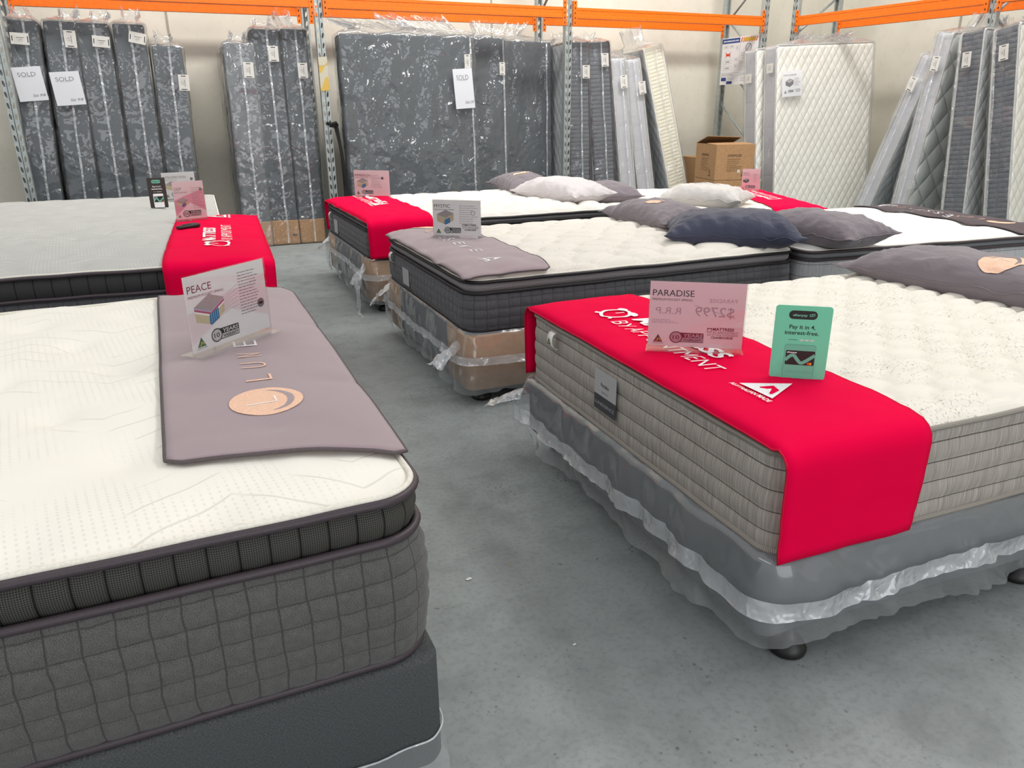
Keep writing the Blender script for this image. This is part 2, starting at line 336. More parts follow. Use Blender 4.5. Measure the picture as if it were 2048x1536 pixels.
def topgrid(name, Lx, Wy, r, z0, hf, mat, parent, step=.02, edge_drop=.03, edge_r=.05):
    hx, hy = Lx / 2, Wy / 2
    ny = int(Wy / step); nx = int(Lx / step); V = []; UV = []; F = []
    ys = [-hy + Wy * j / ny for j in range(ny + 1)]
    ys = sorted(set([round(v, 5) for v in ys + [-hy + r * (1 - math.cos(k * .2)) for k in range(8)] + [hy - r * (1 - math.cos(k * .2)) for k in range(8)]]))
    for y in ys:
        e = abs(y) - (hy - r); wx = hx if e <= 0 else hx - r + math.sqrt(max(0, r * r - e * e))
        for i in range(nx + 1):
            u = -1 + 2 * i / nx; x = u * wx
            V.append((x, y, z0 + hf(x, y))); UV.append((x + 5, y + 5))
    m = nx + 1
    for j in range(len(ys) - 1):
        for i in range(nx):
            a = j * m + i; F.append((a, a + 1, a + m + 1, a + m))
    return mk(name, V, F, mat, parent, UV)
def edge_d(x, y, Lx, Wy, r):
    hx, hy = Lx / 2, Wy / 2; dx = hx - abs(x); dy = hy - abs(y)
    if dx < r and dy < r: return r - math.hypot(r - dx, r - dy)
    return min(dx, dy)
def tube(name, path, rad, mat, parent, closed=False, n=8, sq=1.0, uvlen=True):
    V = []; F = []; UV = []; N = len(path); s = 0
    for i, p in enumerate(path):
        p = Vector(p); a = Vector(path[(i - 1) % N] if closed or i > 0 else path[i]); b = Vector(path[(i + 1) % N] if closed or i < N - 1 else path[i])
        t = (b - a).normalized() if (b - a).length > 1e-9 else Vector((1, 0, 0))
        up = Vector((0, 0, 1)) if abs(t.z) < .95 else Vector((1, 0, 0))
        sx = t.cross(up).normalized(); sy = sx.cross(t).normalized()
        r_ = rad(i / N) if callable(rad) else rad
        if i: s += (p - Vector(path[i - 1])).length
        for k in range(n):
            an = 2 * PI * k / n; V.append(p + sx * math.cos(an) * r_ + sy * math.sin(an) * r_ * sq); UV.append((s, k / n * 2 * PI * r_))
    M_ = N if closed else N - 1
    for i in range(M_):
        for k in range(n):
            a = i * n + k; b = i * n + (k + 1) % n; c = ((i + 1) % N) * n + (k + 1) % n; d = ((i + 1) % N) * n + k
            F.append((a, d, c, b))
    if not closed: F.append(tuple(range(n))); F.append(tuple(reversed(range((N - 1) * n, N * n))))
    return mk(name, V, F, mat, parent, UV)
def rrpath(Lx, Wy, r, z, off=0, step=.03, zf=None):
    P, S = rr(Lx, Wy, r, step)
    return [(x + nx * off, y + ny * off, z + (zf(x, y) if zf else 0)) for x, y, nx, ny, s in P]
def rbox(name, sx, sy, sz, r, step, mats, parent, disp=None, org=(0, 0, 0), mif=None, loc=None, rot=None):
    """rounded box centred on x,y, from z=0 up; mif(axis,sign)->material index"""
    V = []; F = []; UV = []; MI = []
    h = (sx / 2, sy / 2, sz / 2)
    for ax in range(3):
        for sg in (-1, 1):
            a, b = [(1, 2), (0, 2), (0, 1)][ax]
            na, nb = max(2, int(2 * h[a] / step)), max(2, int(2 * h[b] / step)); base = len(V)
            def spread(n, hh):
                inner = [-hh + 2 * hh * i / n for i in range(n + 1)]
                return sorted(set([round(v, 6) for v in inner + [-hh + r * .3, -hh + r * .7, -hh + r, hh - r, hh - r * .7, hh - r * .3] if abs(v) <= hh + 1e-9]))
            A = spread(na, h[a]); B = spread(nb, h[b])
            for q in B:
                for p in A:
                    c = [0, 0, 0]; c[ax] = sg * h[ax]; c[a] = p; c[b] = q
                    inn = [max(-h[k] + r, min(h[k] - r, c[k])) for k in range(3)]
                    d = Vector([c[k] - inn[k] for k in range(3)]); 
                    nrm = d.normalized() if d.length > 1e-9 else Vector([0, 0, 0]); P = Vector(inn) + nrm * r
                    if disp: P += nrm * disp(P.x, P.y, P.z + h[2], ax, sg)
                    V.append((P.x + org[0], P.y + org[1], P.z + h[2] + org[2]))
                    UV.append(((c[a] if ax != 0 else c[1]) + 3, (P.z + h[2] if b == 2 else c[b] + 3)))
            m = len(A)
            for j in range(len(B) - 1):
                for i in range(m - 1):
                    q4 = (base + j * m + i, base + j * m + i + 1, base + (j + 1) * m + i + 1, base + (j + 1) * m + i)
                    flip = (sg < 0) != (ax == 1)
                    F.append(tuple(reversed(q4)) if flip else q4); MI.append(mif(ax, sg) if mif else 0)
    return mk(name, V, F, mats, parent, UV, MI, True, loc, rot, weld=1e-5)
def nz(x, y, z, s=1.0): return noise.noise(Vector((x * s, y * s, z * s)))
def solid(o, th, off=1):
    m = o.modifiers.new('thickness', 'SOLIDIFY'); m.thickness = th; m.offset = off; return o

# ------------------------------------------------------------------ flat print collector
TX = {}
def textmesh(s, bold=0.0):
    k = (s, bold)
    if k in TX: return TX[k]
    cu = bpy.data.curves.new('t', 'FONT'); cu.body = s; cu.size = 1; cu.offset = bold; cu.resolution_u = 3
    ob = bpy.data.objects.new('t', cu); COL.objects.link(ob); bpy.context.view_layer.update()
    me = bpy.data.meshes.new_from_object(ob.evaluated_get(bpy.context.evaluated_depsgraph_get()))
    V = [(v.co.x, v.co.y) for v in me.vertices]; F = [tuple(p.vertices) for p in me.polygons]
    bpy.data.objects.remove(ob); bpy.data.curves.remove(cu); bpy.data.meshes.remove(me)
    xs = [v[0] for v in V] or [0]; TX[k] = (V, F, min(xs), max(xs)); return TX[k]
class Print:
    def __init__(s): s.V = []; s.F = []; s.MI = []; s.mats = []
    def add(s, V, F, mat, lay=0):
        if mat not in s.mats: s.mats.append(mat)
        b = len(s.V); s.V += [(x, y, lay) for x, y in V]; s.F += [tuple(i + b for i in f) for f in F]; s.MI += [s.mats.index(mat)] * len(F)
    def text(s, st, x, y, w=None, h=.01, mat='ink', bold=0., shear=0., anchor='l', lay=2, mirror=False):
        V, F, x0, x1 = textmesh(st, bold); sy = h / .73
        sx = (w / (x1 - x0)) if w else sy
        W = (x1 - x0) * sx; ox = x - (W / 2 if anchor == 'c' else 0)
        P = [(ox + (vx - x0) * sx + shear * vy * sy, y + vy * sy) for vx, vy in V]
        if mirror: P = [(2 * ox + W - px, py) for px, py in P]
        s.add(P, F, mat, lay)
    def rect(s, x, y, w, h, mat, lay=1, nx=1, ny=1):
        V = [(x + w * i / nx, y + h * j / ny) for j in range(ny + 1) for i in range(nx + 1)]
        s.add(V, [(j * (nx + 1) + i, j * (nx + 1) + i + 1, (j + 1) * (nx + 1) + i + 1, (j + 1) * (nx + 1) + i) for j in range(ny) for i in range(nx)], mat, lay)
    def rrect(s, x, y, w, h, r, mat, lay=1):
        P = []
        for cx, cy, a0 in ((x + w - r, y + h - r, 0), (x + r, y + h - r, 90), (x + r, y + r, 180), (x + w - r, y + r, 270)):
            P += [(cx + r * math.cos(math.radians(a0 + k * 15)), cy + r * math.sin(math.radians(a0 + k * 15))) for k in range(7)]
        s.add(P, [tuple(range(len(P)))], mat, lay)
    def poly(s, P, mat, lay=1): s.add(P, [tuple(range(len(P)))], mat, lay)
    def disc(s, cx, cy, rx, ry, mat, lay=1, rings=3, n=28, inner=0.0, a0=0, a1=360):
        V = []; F = []
        full = a1 - a0 >= 360; m = n if full else n + 1
        for k in range(rings + 1):
            f = inner + (1 - inner) * k / rings
            for i in range(m):
                t = math.radians(a0 + (a1 - a0) * i / n); V.append((cx + rx * f * math.cos(t), cy + ry * f * math.sin(t)))
        for k in range(rings):
            for i in range(n):
                a = k * m + i; b = k * m + (i + 1) % m; F.append((a, b, b + m, a + m))
        s.add(V, F, mat, lay)
    def band(s, pts, wd, mat, lay=2):
        V = []; F = []
        for i, p in enumerate(pts):
            a = pts[max(0, i - 1)]; b = pts[min(len(pts) - 1, i + 1)]; d = math.hypot(b[0] - a[0], b[1] - a[1]) or 1
            nx, ny = -(b[1] - a[1]) / d, (b[0] - a[0]) / d; ww = wd(i / (len(pts) - 1)) if callable(wd) else wd
            V += [(p[0] + nx * ww / 2, p[1] + ny * ww / 2), (p[0] - nx * ww / 2, p[1] - ny * ww / 2)]
        F = [(2 * i, 2 * i + 1, 2 * i + 3, 2 * i + 2) for i in range(len(pts) - 1)]
        s.add(V, F, mat, lay)
    def triangle_mark(s, x, y, w, body, roo, cap=None, lay=2):
        s.poly([(x, y), (x + w, y), (x + w / 2, y + w * .92)], body, lay)
        s.band([(x + w * .22, y + w * .12), (x + w * .42, y + w * .18), (x + w * .5, y + w * .42), (x + w * .66, y + w * .36), (x + w * .8, y + w * .12)], lambda f: w * (.06 + .12 * math.sin(PI * f)), roo, lay + 1)
        if cap: s.text('AUSTRALIAN MADE', x - w * .1, y - w * .18, w * 1.2, w * .11, cap, .02, lay=lay)
    def clock_mark(s, cx, cy, r, mat, lay=2):
        s.disc(cx, cy, r, r, mat, lay, 1, 32, .78)
        s.disc(cx - r * .62, cy + r * .85, r * .42, r * .28, mat, lay, 2, 14); s.disc(cx + r * .62, cy + r * .85, r * .42, r * .28, mat, lay, 2, 14)
        s.band([(cx, cy), (cx + r * .1, cy + r * .55)], r * .1, mat, lay); s.band([(cx - r * .9, cy - r * .95), (cx - r * .6, cy - r * .6)], r * .22, mat, lay); s.band([(cx + r * .9, cy - r * .95), (cx + r * .6, cy - r * .6)], r * .22, mat, lay)
    def warranty(s, x, y, h, ink='ink', bg='paper', lay=2):
        s.rrect(x + h * .55, y, h * 2.6, h, h * .08, ink, lay); s.rect(x + h * .9, y + h * .07, h * 2.2, h * .4, bg, lay + 1)
        s.text('YEARS', x + h * 1.2, y + h * .55, h * 1.85, h * .36, bg, .03, .15, lay=lay + 1); s.text('WARRANTY', x + h * 1.25, y + h * .12, h * 1.8, h * .27, ink, .03, lay=lay + 2)
        s.disc(x + h * .55, y + h * .5, h * .62, h * .62, ink, lay + 2, 1, 28); s.disc(x + h * .55, y + h * .5, h * .52, h * .52, bg, lay + 3, 1, 28)
        s.text('10', x + h * .55, y + h * .3, h * .62, h * .42, ink, .01, anchor='c', lay=lay + 4)
    def lines(s, x, y, w, n, gap, th, mat, lay=2, rnd=.35):
        rs = random.Random(int(x * 1e4) + n)
        for i in range(n):
            L = w * (1 - rnd * rs.random()); cx = x
            while cx < x + L:
                l = w * (.06 + .12 * rs.random()); s.rect(cx, y - i * gap, min(l, x + L - cx), th, mat, lay); cx += l + w * .025
    def cube(s, x, y, w, top, left, right, cut=None, layers=()):
        h = w * .42; q = w * .26                                        # isometric cut-away mattress
        T = [(x, y + h), (x + w * .52, y + h + q), (x + w, y + h + q * .3), (x + w * .52, y + h - q * .75)]
        s.poly(T, top, 2); s.poly([(x, y + h), (x + w * .52, y + h - q * .75), (x + w * .52, y - q * .6), (x + w * .02, y + q * .1)], left, 2)
        s.poly([(x + w * .52, y + h - q * .75), (x + w, y + h + q * .3), (x + w * .98, y + q * .4), (x + w * .52, y - q * .6)], right, 2)
        for i, c in enumerate(layers):
            a = h * .12 * i; b = a + h * .12
            s.poly([(x, y + h - a), (x + w * .52, y + h - q * .75 - a), (x + w * .52, y + h - q * .75 - b), (x, y + h - b)], c, 3)
            s.poly([(x + w * .52, y + h - q * .75 - a), (x + w, y + h + q * .3 - a), (x + w, y + h + q * .3 - b), (x + w * .52, y + h - q * .75 - b)], c, 3)
        if cut:
            s.poly([(x + w * .46, y + h * .55 - q * .4), (x + w * .78, y + h * .62), (x + w * .78, y - q * .1), (x + w * .5, y - q * .6), (x + w * .44, y - q * .45)], cut, 4)
            for k in range(4): s.band([(x + w * (.52 + .07 * k), y + h * .52 - q * .2 + k * q * .1), (x + w * (.52 + .07 * k), y - q * .4 + k * q * .12)], w * .006, 'whiteink', 5)
    def build(s, name, parent, fn, loc=None):
        return mk(name, [fn(x, y, l) for x, y, l in s.V], s.F, [M[m] for m in s.mats], parent, None, s.MI, False, loc)

# ------------------------------------------------------------------ the room
def struct(o): o['kind'] = 'structure'; return o
def slabbox(name, x0, x1, y0, y1, z0, z1, mat):
    V = [(x, y, z) for z in (z0, z1) for y in (y0, y1) for x in (x0, x1)]
    return mk(name, V, [(0, 2, 3, 1), (4, 5, 7, 6), (0, 1, 5, 4), (2, 6, 7, 3), (0, 4, 6, 2), (1, 3, 7, 5)], mat, smooth=False)
struct(slabbox('floor', -7, 10.2, -6, 10.2, -.2, 0, M['floor']))
struct(slabbox('wall_back', -7, 9.6, 9.95, 10.15, 0, 7, M['wall']))
struct(slabbox('wall_right', 9.55, 9.75, -6, 10.15, 0, 7, M['wall']))
for i, (x, yw) in enumerate(((.22, 9.943), (4.05, 9.943), (-3.7, 9.943))):
    struct(slabbox('trim_%d' % (i + 1), x, x + .022, yw, 9.95, 0, 7, M['seamw']))
struct(slabbox('trim_4', 9.543, 9.55, 7.55, 7.58, 0, 7, M['seamw']))

# ------------------------------------------------------------------ beds
class Bed: pass
def bedframe(corner, a, Lx, Wy, foot):          # foot=+1: the foot end faces +x, the given corner is the near foot corner
    b = Bed(); b.a = a; b.L = Lx; b.W = Wy; b.foot = foot
    v = Vector((math.cos(a), math.sin(a))); u = Vector((-math.sin(a), math.cos(a)))
    c = Vector(corner) - v * foot * Lx / 2 + u * Wy / 2; b.c = c; b.v = v; b.u = u
    return b
def loc_(b, wx, wy):
    d = Vector((wx, wy)) - b.c; return (d.dot(b.v), d.dot(b.u))
def wor(b, x, y, z): p = b.c + b.v * x + b.u * y; return (p.x, p.y, z)
def hexpuff(x, y, sx, sy, w_):
    best = []
    j0 = round(y / sy)
    for j in (j0 - 1, j0, j0 + 1):
        ox = .5 * (j & 1)
        i0 = round(x / sx - ox)
        for i in (i0 - 1, i0, i0 + 1):
            dx = (x - (i + ox) * sx) / sx; dy = (y - j * sy) / (sy * 1.15); best.append(math.sqrt(dx * dx + dy * dy))
    best.sort(); return 1 - math.exp(-(best[1] - best[0]) / w_)
def grid_tuft(x, y, s, R, stag=True):
    d = 9
    j0 = round(y / s)
    for j in (j0 - 1, j0, j0 + 1):
        ox = .5 * (j & 1) if stag else 0; i0 = round(x / s - ox)
        for i in (i0 - 1, i0, i0 + 1): d = min(d, math.hypot(x - (i + ox) * s, y - j * s))
    return math.exp(-(d / R) ** 2)
def H_A(x, y): return -.022 * grid_tuft(x + .1, y, .3, .055) + .006 * math.sin(x * 9 + math.sin(y * 5)) * math.sin(y * 8) + .004 * nz(x, y, 0, 14)
def H_B(x, y): return -.02 * grid_tuft(x, y, .27, .05) + .006 * nz(x, y, 2, 10)
def H_C(x, y): return .022 * hexpuff(x, y, .17, .085, .2) + .004 * nz(x, y, 4, 6)
def H_D(x, y): return .036 * hexpuff(x + .03 * math.sin(y * 14), y + .02 * math.sin(x * 11), .27, .15, .2) + .004 * nz(x, y, 4, 6)
def H_E(x, y): return .034 * hexpuff(x + .03 * math.sin(y * 17), y + .02 * math.sin(x * 13), .22, .15, .2) + .003 * nz(x, y, 4, 9)
def H_F(x, y): return -.035 * grid_tuft(x, y, .36, .09) + .014 * abs(math.sin(x * 4.3) * math.sin(y * 4.3))
def H_G(x, y):
    a, b = x / .13 + y / .13, x / .13 - y / .13
    return .01 * (abs(math.sin(a * PI / 2)) * abs(math.sin(b * PI / 2))) ** .4
def crown(b, x, y):
    d = max(0, edge_d(x, y, b.L, b.W, b.r)); return -b.drop * math.exp(-d / b.er) + b.belly * (1 - math.exp(-d / .5))
def T(b, x, y):
    d = max(0, edge_d(x, y, b.L, b.W, b.r)); return b.zt + crown(b, x, y) + b.H(x, y) * (1 - math.exp(-d / .03))
def mattress(b, name, label, zb, zt, H, top, side, gus=None, zg=None, r=.09, drop=.03, er=.035, pipe='pipe', quilt=None, step=.02, belly=.012, bulge=.012, extra=True, group='display mattresses'):
    b.zt = zt; b.r = r; b.drop = drop; b.er = er; b.belly = belly; b.H = H; b.zb = zb
    e = empty('mattress', (b.c.x, b.c.y, zb), b.a, label, 'mattress', group)
    b.e = e
    zs = (zg if gus else zt - drop) - zb; n = max(8, int(zs / .008)); prof = []
    for i in range(n + 1):
        f = i / n; prof.append((-.012 + bulge * 1.6 * (math.sin(PI * f) ** .5 if 0 < f < 1 else 0), zs * f))
    if quilt:
        qu, qv = quilt
        def disp(s, z, x, y): return .007 * ((abs(math.sin(PI * s / qu)) if qu else 1) * abs(math.sin(PI * (z + zb - (.404 if qu else .349)) / qv) if qv else 1)) ** .5 + .002 * nz(x, y, z, 18)
    else: disp = lambda s, z, x, y: .002 * nz(x, y, z, 9)
    prof = [(-.05, 0)] + prof
    shell('quilted_border', b.L, b.W, r, prof, M[side], e, disp, step=.012 if quilt else .03).location = (0, 0, 0)
    # uv v must be the height above the floor for the stitched lines
    me = e.children[-1].data
    for d_ in me.uv_layers[0].data: d_.uv = (d_.uv[0], d_.uv[1] + zb)
    wob = lambda x, y: .004 * nz(x, y, 1, 5)
    tube('bottom_piping', rrpath(b.L, b.W, r, .006, -.004, .03, wob), .009, M[pipe], e, True)
    if gus:
        g0, g1 = zg - zb, zt - drop - zb
        pr = [(-.018 + .014 * math.sin(PI * i / 8), g0 + (g1 - g0) * i / 8) for i in range(9)]
        shell('pillow_top_gusset', b.L, b.W, r, pr, M[gus], e, (lambda s, z, x, y: .006 * abs(math.sin(PI * s / gq)) ** .5) if (gq := {'mesh_a': .051, 'mesh_b': .075}.get(gus)) else None, step=.012)
        tube('middle_piping', rrpath(b.L, b.W, r, g0, 0, .03, wob), .009, M[pipe], e, True)
    zp = zt - drop - zb
    tube('top_piping', rrpath(b.L, b.W, r, zp, 0, .03, wob), .009 if gus else .008, M[pipe], e, True)
    if gus: tube('top_cord', rrpath(b.L, b.W, r, zp + .009, -.007, .03, wob), .006, M['pipe_w'], e, True)
    t = topgrid('sleep_surface', b.L, b.W, r, 0, lambda x, y: T(b, x, y) - zb, M[top], e, step)
    return e
def base(b, label, z0, z1, mat='base', r=.05, grow=.0, feet=True, group='bed bases on the floor', fpos=None):
    b.b0, b.b1 = z0, z1
    e = empty('bed_foundation', (b.c.x, b.c.y, 0), b.a, label, 'bed base', group); b.be = e
    Lx, Wy = b.L + grow, b.W + grow; b.bl, b.bw = Lx, Wy
    prof = [(-.15, z0), (-.006, z0), (0, z0 + .012), (0, (z0 + z1) / 2), (0, z1 - .014), (-.004, z1 - .004), (-.02, z1), (-.2, z1 - .001)]
    shell('upholstered_box', Lx, Wy, r, prof, M[mat], e, lambda s, z, x, y: .0015 * nz(x, y, z, 6), step=.05, cap=True)
    if feet:
        for cx, cy in (fpos or [(sx * (Lx / 2 - .1), sy * (Wy / 2 - .1)) for sx in (-1, 1) for sy in (-1, 1)]):
            if 1:
                pts = [(.018, z0), (.018, .06), (.03, .048), (.045, .03), (.052, .016), (.05, .004), (.044, 0)]
                V = []; F = []; n = 20
                for rd, z in pts: V += [(cx + rd * math.cos(2 * PI * k / n), cy + rd * math.sin(2 * PI * k / n), z) for k in range(n)]
                for i in range(len(pts) - 1):
                    for k in range(n): F.append((i * n + k, (i + 1) * n + k, (i + 1) * n + (k + 1) % n, i * n + (k + 1) % n))
                F.append(tuple(range(6 * n, 7 * n)))
                mk('foot', V, F, M['foot'], e)
    return e
def skirt(b, amp=.02, zlow=.07, band=True, seed=0, flare=.03, mat='polys', bandz=.5, bandw=.04):
    """polythene bag still hanging round a base"""
    z1, z0 = b.b1, zlow; n = 14; prof = []
    for i in range(n + 1):
        f = i / n; prof.append((.006 + flare * math.sin(PI * min(1, f * .8)) , z1 + .003 - (z1 - z0) * f))
    prof = [(-.08, z1 + .004)] + prof
    def d(s, z, x, y):
        f = min(1, max(0, (z1 - z) / (z1 - z0)))
        k = abs(nz(s * 3.0, z * 2.2, seed, 2.2)) + .6 * abs(nz(s * 9 + z * 8, z * 3, seed + 5, 1.5))
        return amp * (.15 + f) * k * 2
    def zf(s, z, x, y):
        f = min(1, max(0, (z1 - z) / (z1 - z0))); return f * f * .035 * nz(s * 1.3, seed, 3, 1.7) + f * f * .01 * nz(s, seed, 3, 14)
    bag = shell('polythene_bag', b.bl, b.bw, .055, prof, M[mat], b.be, d, .018, zf=zf)
    if band:
        zc = lambda s: z1 - (z1 - z0) * (bandz + .16 * nz(s * .9, seed, 9, 1.3))
        P, S = rr(b.bl, b.bw, .055, .018); V = []; F = []; N = len(P)
        for j in range(N + 1):
            x, y, nx, ny, s = P[j % N]; s = S if j == N else s
            for k in range(4):
                z = zc(s) + (k - 1.5) / 3 * bandw; off = flare + .014 + d(s, z, x, y) + (.008 if k == 0 else .002) * (1 + nz(s, k, 0, 12)) 
                V.append((x + nx * off, y + ny * off, z + .003 * nz(s, k, 1, 9)))
        for j in range(N):
            for k in range(3): a = j * 4 + k; F.append((a, a + 4, a + 5, a + 1))
        mk('heat_sealed_seam', V, F, M['milk'], bag)
    return bag
def flap(b, x, y, dx, dy, z, ln, wd, drop, seed, name='loose_polythene_end'):
    V = []; F = []; n = 9; m = 8
    for i in range(n + 1):
        f = i / n
        for j in range(m + 1):
            g = j / m - .5; ww = wd * (.35 + .65 * f)
            px = x + dx * ln * f - dy * g * ww; py = y + dy * ln * f + dx * g * ww
            V.append((px, py, z - drop * f ** 1.3 + .04 * f * nz(g * 5, f * 4, seed, 1.4) - abs(g) * .08 * (1 - f)))
    for i in range(n):
        for j in range(m): a = i * (m + 1) + j; F.append((a, a + 1, a + m + 2, a + m + 1))
    return mk(name, V, F, M['milk'], b.be)
def cardcorner(b, sx, sy, wdx, wdy):
    """folded kraft protector on one base corner"""
    z0, z1 = b.b0 - .004, b.b1 - .006; hx, hy = b.bl / 2 + .006, b.bw / 2 + .006; r = .05; P = [(hx - wdx, hy)]
    P += [(hx - r + r * math.cos(t), hy - r + r * math.sin(t)) for t in [PI / 2 * (1 - k / 6) for k in range(7)]] + [(hx, hy - wdy)]
    P = [(p[0] * sx, p[1] * sy) for p in P]; V = [(x, y, z) for z in (z0, z1) for x, y in P]; n = len(P)
    o = mk('cardboard_corner', V, [(i, i + 1, n + i + 1, n + i) for i in range(n - 1)], M['card'], b.be); solid(o, .004, 0); return o

bA = bedframe((.358, 1.225), math.radians(.4), 2.03, 1.90, 1)
bB = bedframe((.415, 3.98), math.radians(-3.5), 2.03, 1.80, 1)
bO = bedframe((.30, 5.86), math.radians(-2.0), 2.03, 1.80, 1)
bC = bedframe((1.253, 1.262), math.radians(-1.5), 2.03, 1.53, -1)
bD = bedframe((1.235, 3.39), math.radians(-.2), 2.03, 1.51, -1)
bE = bedframe((1.25, 5.42), 0, 2.03, 1.56, -1)
bF = bedframe((5.29, 3.10), math.radians(-6), 2.03, 1.53, 1)
bG = bedframe((5.08, 5.00), math.radians(-20), 1.88, 1.80, 1)
mattress(bA, 'A', 'cream mattress with charcoal square-quilted sides, nearest on the left', .392, .775, H_A, 'white_a', 'heather', 'mesh_a', .664, r=.1, drop=.03, er=.045, quilt=(.051, .047), step=.016, bulge=.016)
mattress(bB, 'B', 'light grey mattress with dark ribbed gusset, under the leftmost red runner', .36, .735, H_B, 'grey_b', 'heather_b', 'mesh_b', .60, r=.1, drop=.03, pipe='pipe')
mattress(bO, 'O', 'silver grey mattress nearest the back wall at the left, without a runner', .36, .715, H_B, 'grey_b0', 'heather_b', 'mesh_b', .60, r=.1, drop=.03, pipe='pipe')
mattress(bC, 'C', 'white scallop-quilted mattress with taupe striped sides, nearest on the right', .348, .645, H_C, 'white_c', 'stripe', r=.075, drop=.02, er=.02, pipe='tape', quilt=(0, .0585), step=.0125, bulge=.006)
mattress(bD, 'D', 'white puffed mattress with charcoal grid-quilted sides, under the middle mauve runner', .382, .655, H_D, 'white_d', 'heather_b', 'mesh_d', .575, r=.1, drop=.025, pipe='pipe_dk', quilt=(.06, .045), step=.016, bulge=.012)
mattress(bE, 'E', 'white puffed mattress with black border, farther up the aisle under a red runner', .402, .665, H_E, 'white_e', 'heather_b', 'mesh_d', .60, r=.1, drop=.025, pipe='pipe_dk', quilt=(.06, .045), step=.018, bulge=.012)
mattress(bF, 'F', 'plush bright white mattress with pale grey striped sides at the right', .36, .655, H_F, 'white_f', 'stripe_f', 'mesh_f', .585, r=.1, drop=.025, pipe='pipe', step=.02)
mattress(bG, 'G', 'white diamond-quilted mattress by the cardboard boxes, its foot under a red runner', .33, .60, H_G, 'white_d', 'stripe_f', r=.08, drop=.02, er=.02, pipe='tape_l', step=.02)
base(bA, 'charcoal linen bed base under the nearest cream mattress on the left', .115, .388, 'base', .045, .02)
base(bB, 'charcoal bed base under the light grey mattress with the leftmost red runner', .1, .356)
base(bO, 'charcoal bed base under the silver grey mattress nearest the back wall', .1, .356)
base(bC, 'dark grey bed base in a hanging polythene bag under the taupe striped mattress', .115, .345, 'base_b', .045, .025, fpos=[(fx, fy) for fx in (-.88, .03, .9) for fy in (-.72, .72)])
base(bD, 'bagged bed base with kraft cardboard corners under the grid-quilted mattress, middle of the aisle', .09, .378, 'base_b', .05)
base(bE, 'bagged bed base with crumpled cardboard corners, farthest along the aisle', .1, .398, 'base_b', .05)
base(bF, 'dark bed base under the plush bright white mattress', .1, .356, 'base_b')
base(bG, 'dark bed base under the white mattress beside the cardboard boxes', .08, .326, 'base_b')
skirt(bC, .028, .108, True, 3, .028, bandw=.05)
skirt(bD, .02, .07, True, 8, .025, bandz=.35)
skirt(bE, .024, .08, True, 15, .03, bandz=.3)
for sy in (-1, 1): cardcorner(bD, -1, sy, .34, .30)
for sy in (-1, 1): cardcorner(bE, -1, sy, .34, .30)
flap(bC, -bC.bl / 2 - .02, bC.bw / 2 - .02, -.6, .8, .30, .2, .2, .12, 2)
flap(bD, -bD.bl / 2 - .02, -bD.bw / 2 + .1, -.9, -.4, .33, .16, .13, .1, 4)
flap(bD, -bD.bl / 2 - .02, bD.bw / 2 - .1, -.9, .4, .36, .12, .25, .12, 6)
flap(bE, -bE.bl / 2 - .02, bE.bw / 2 - .1, -.9, .4, .37, .12, .25, .12, 9)
flap(bE, -bE.bl / 2 - .03, -bE.bw / 2 + .12, -.9, -.3, .36, .1, .16, .16, 11)
# polythene tail reaching the floor under the IMMERSION base
V = []; F = []
for i in range(13):
    f = i / 12; z = .26 * (1 - min(1, f * 1.6)) + .004 + .004 * (i & 1)
    for k in range(4): V.append((-bE.bl / 2 - .03 - .10 * f - .02 * nz(f * 6, k, 0), -bE.bw / 2 + .42 - .55 * f + (k - 1.5) * .045, z + .006 * nz(i, k, 3)))
for i in range(12):
    for k in range(3): a = i * 4 + k; F.append((a, a + 1, a + 5, a + 4))
mk('polythene_tail', V, F, M['milk'], bE.be)
# clear remnant on the near corner of the left base
Pm = [p for p in rr(bA.bl, bA.bw, .045, .02)[0]]
sel = [p for p in Pm if p[0] > bA.bl / 2 - .45 and p[1] < -bA.bw / 2 + .30]
sel.sort(key=lambda p: math.atan2(p[1] + bA.bw / 2 - .2, p[0] - bA.bl / 2 + .2))
V = []; F = []
for i, p in enumerate(sel):
    zt_ = .16 + .06 * (i / len(sel)) + .01 * nz(i * .3, 0, 0)
    for k in range(4): V.append((p[0] + p[2] * (.006 + .004 * k), p[1] + p[3] * (.006 + .004 * k), zt_ - (zt_ - .08) * k / 3))
for i in range(len(sel) - 1):
    for k in range(3): a = i * 4 + k; F.append((a, a + 1, a + 5, a + 4))
mk('polythene_remnant', V, F, M['polys'], bA.be)
tube('polythene_edge', [V[i] for i in range(0, len(V), 4)], .0022, M['milk'], bA.be)

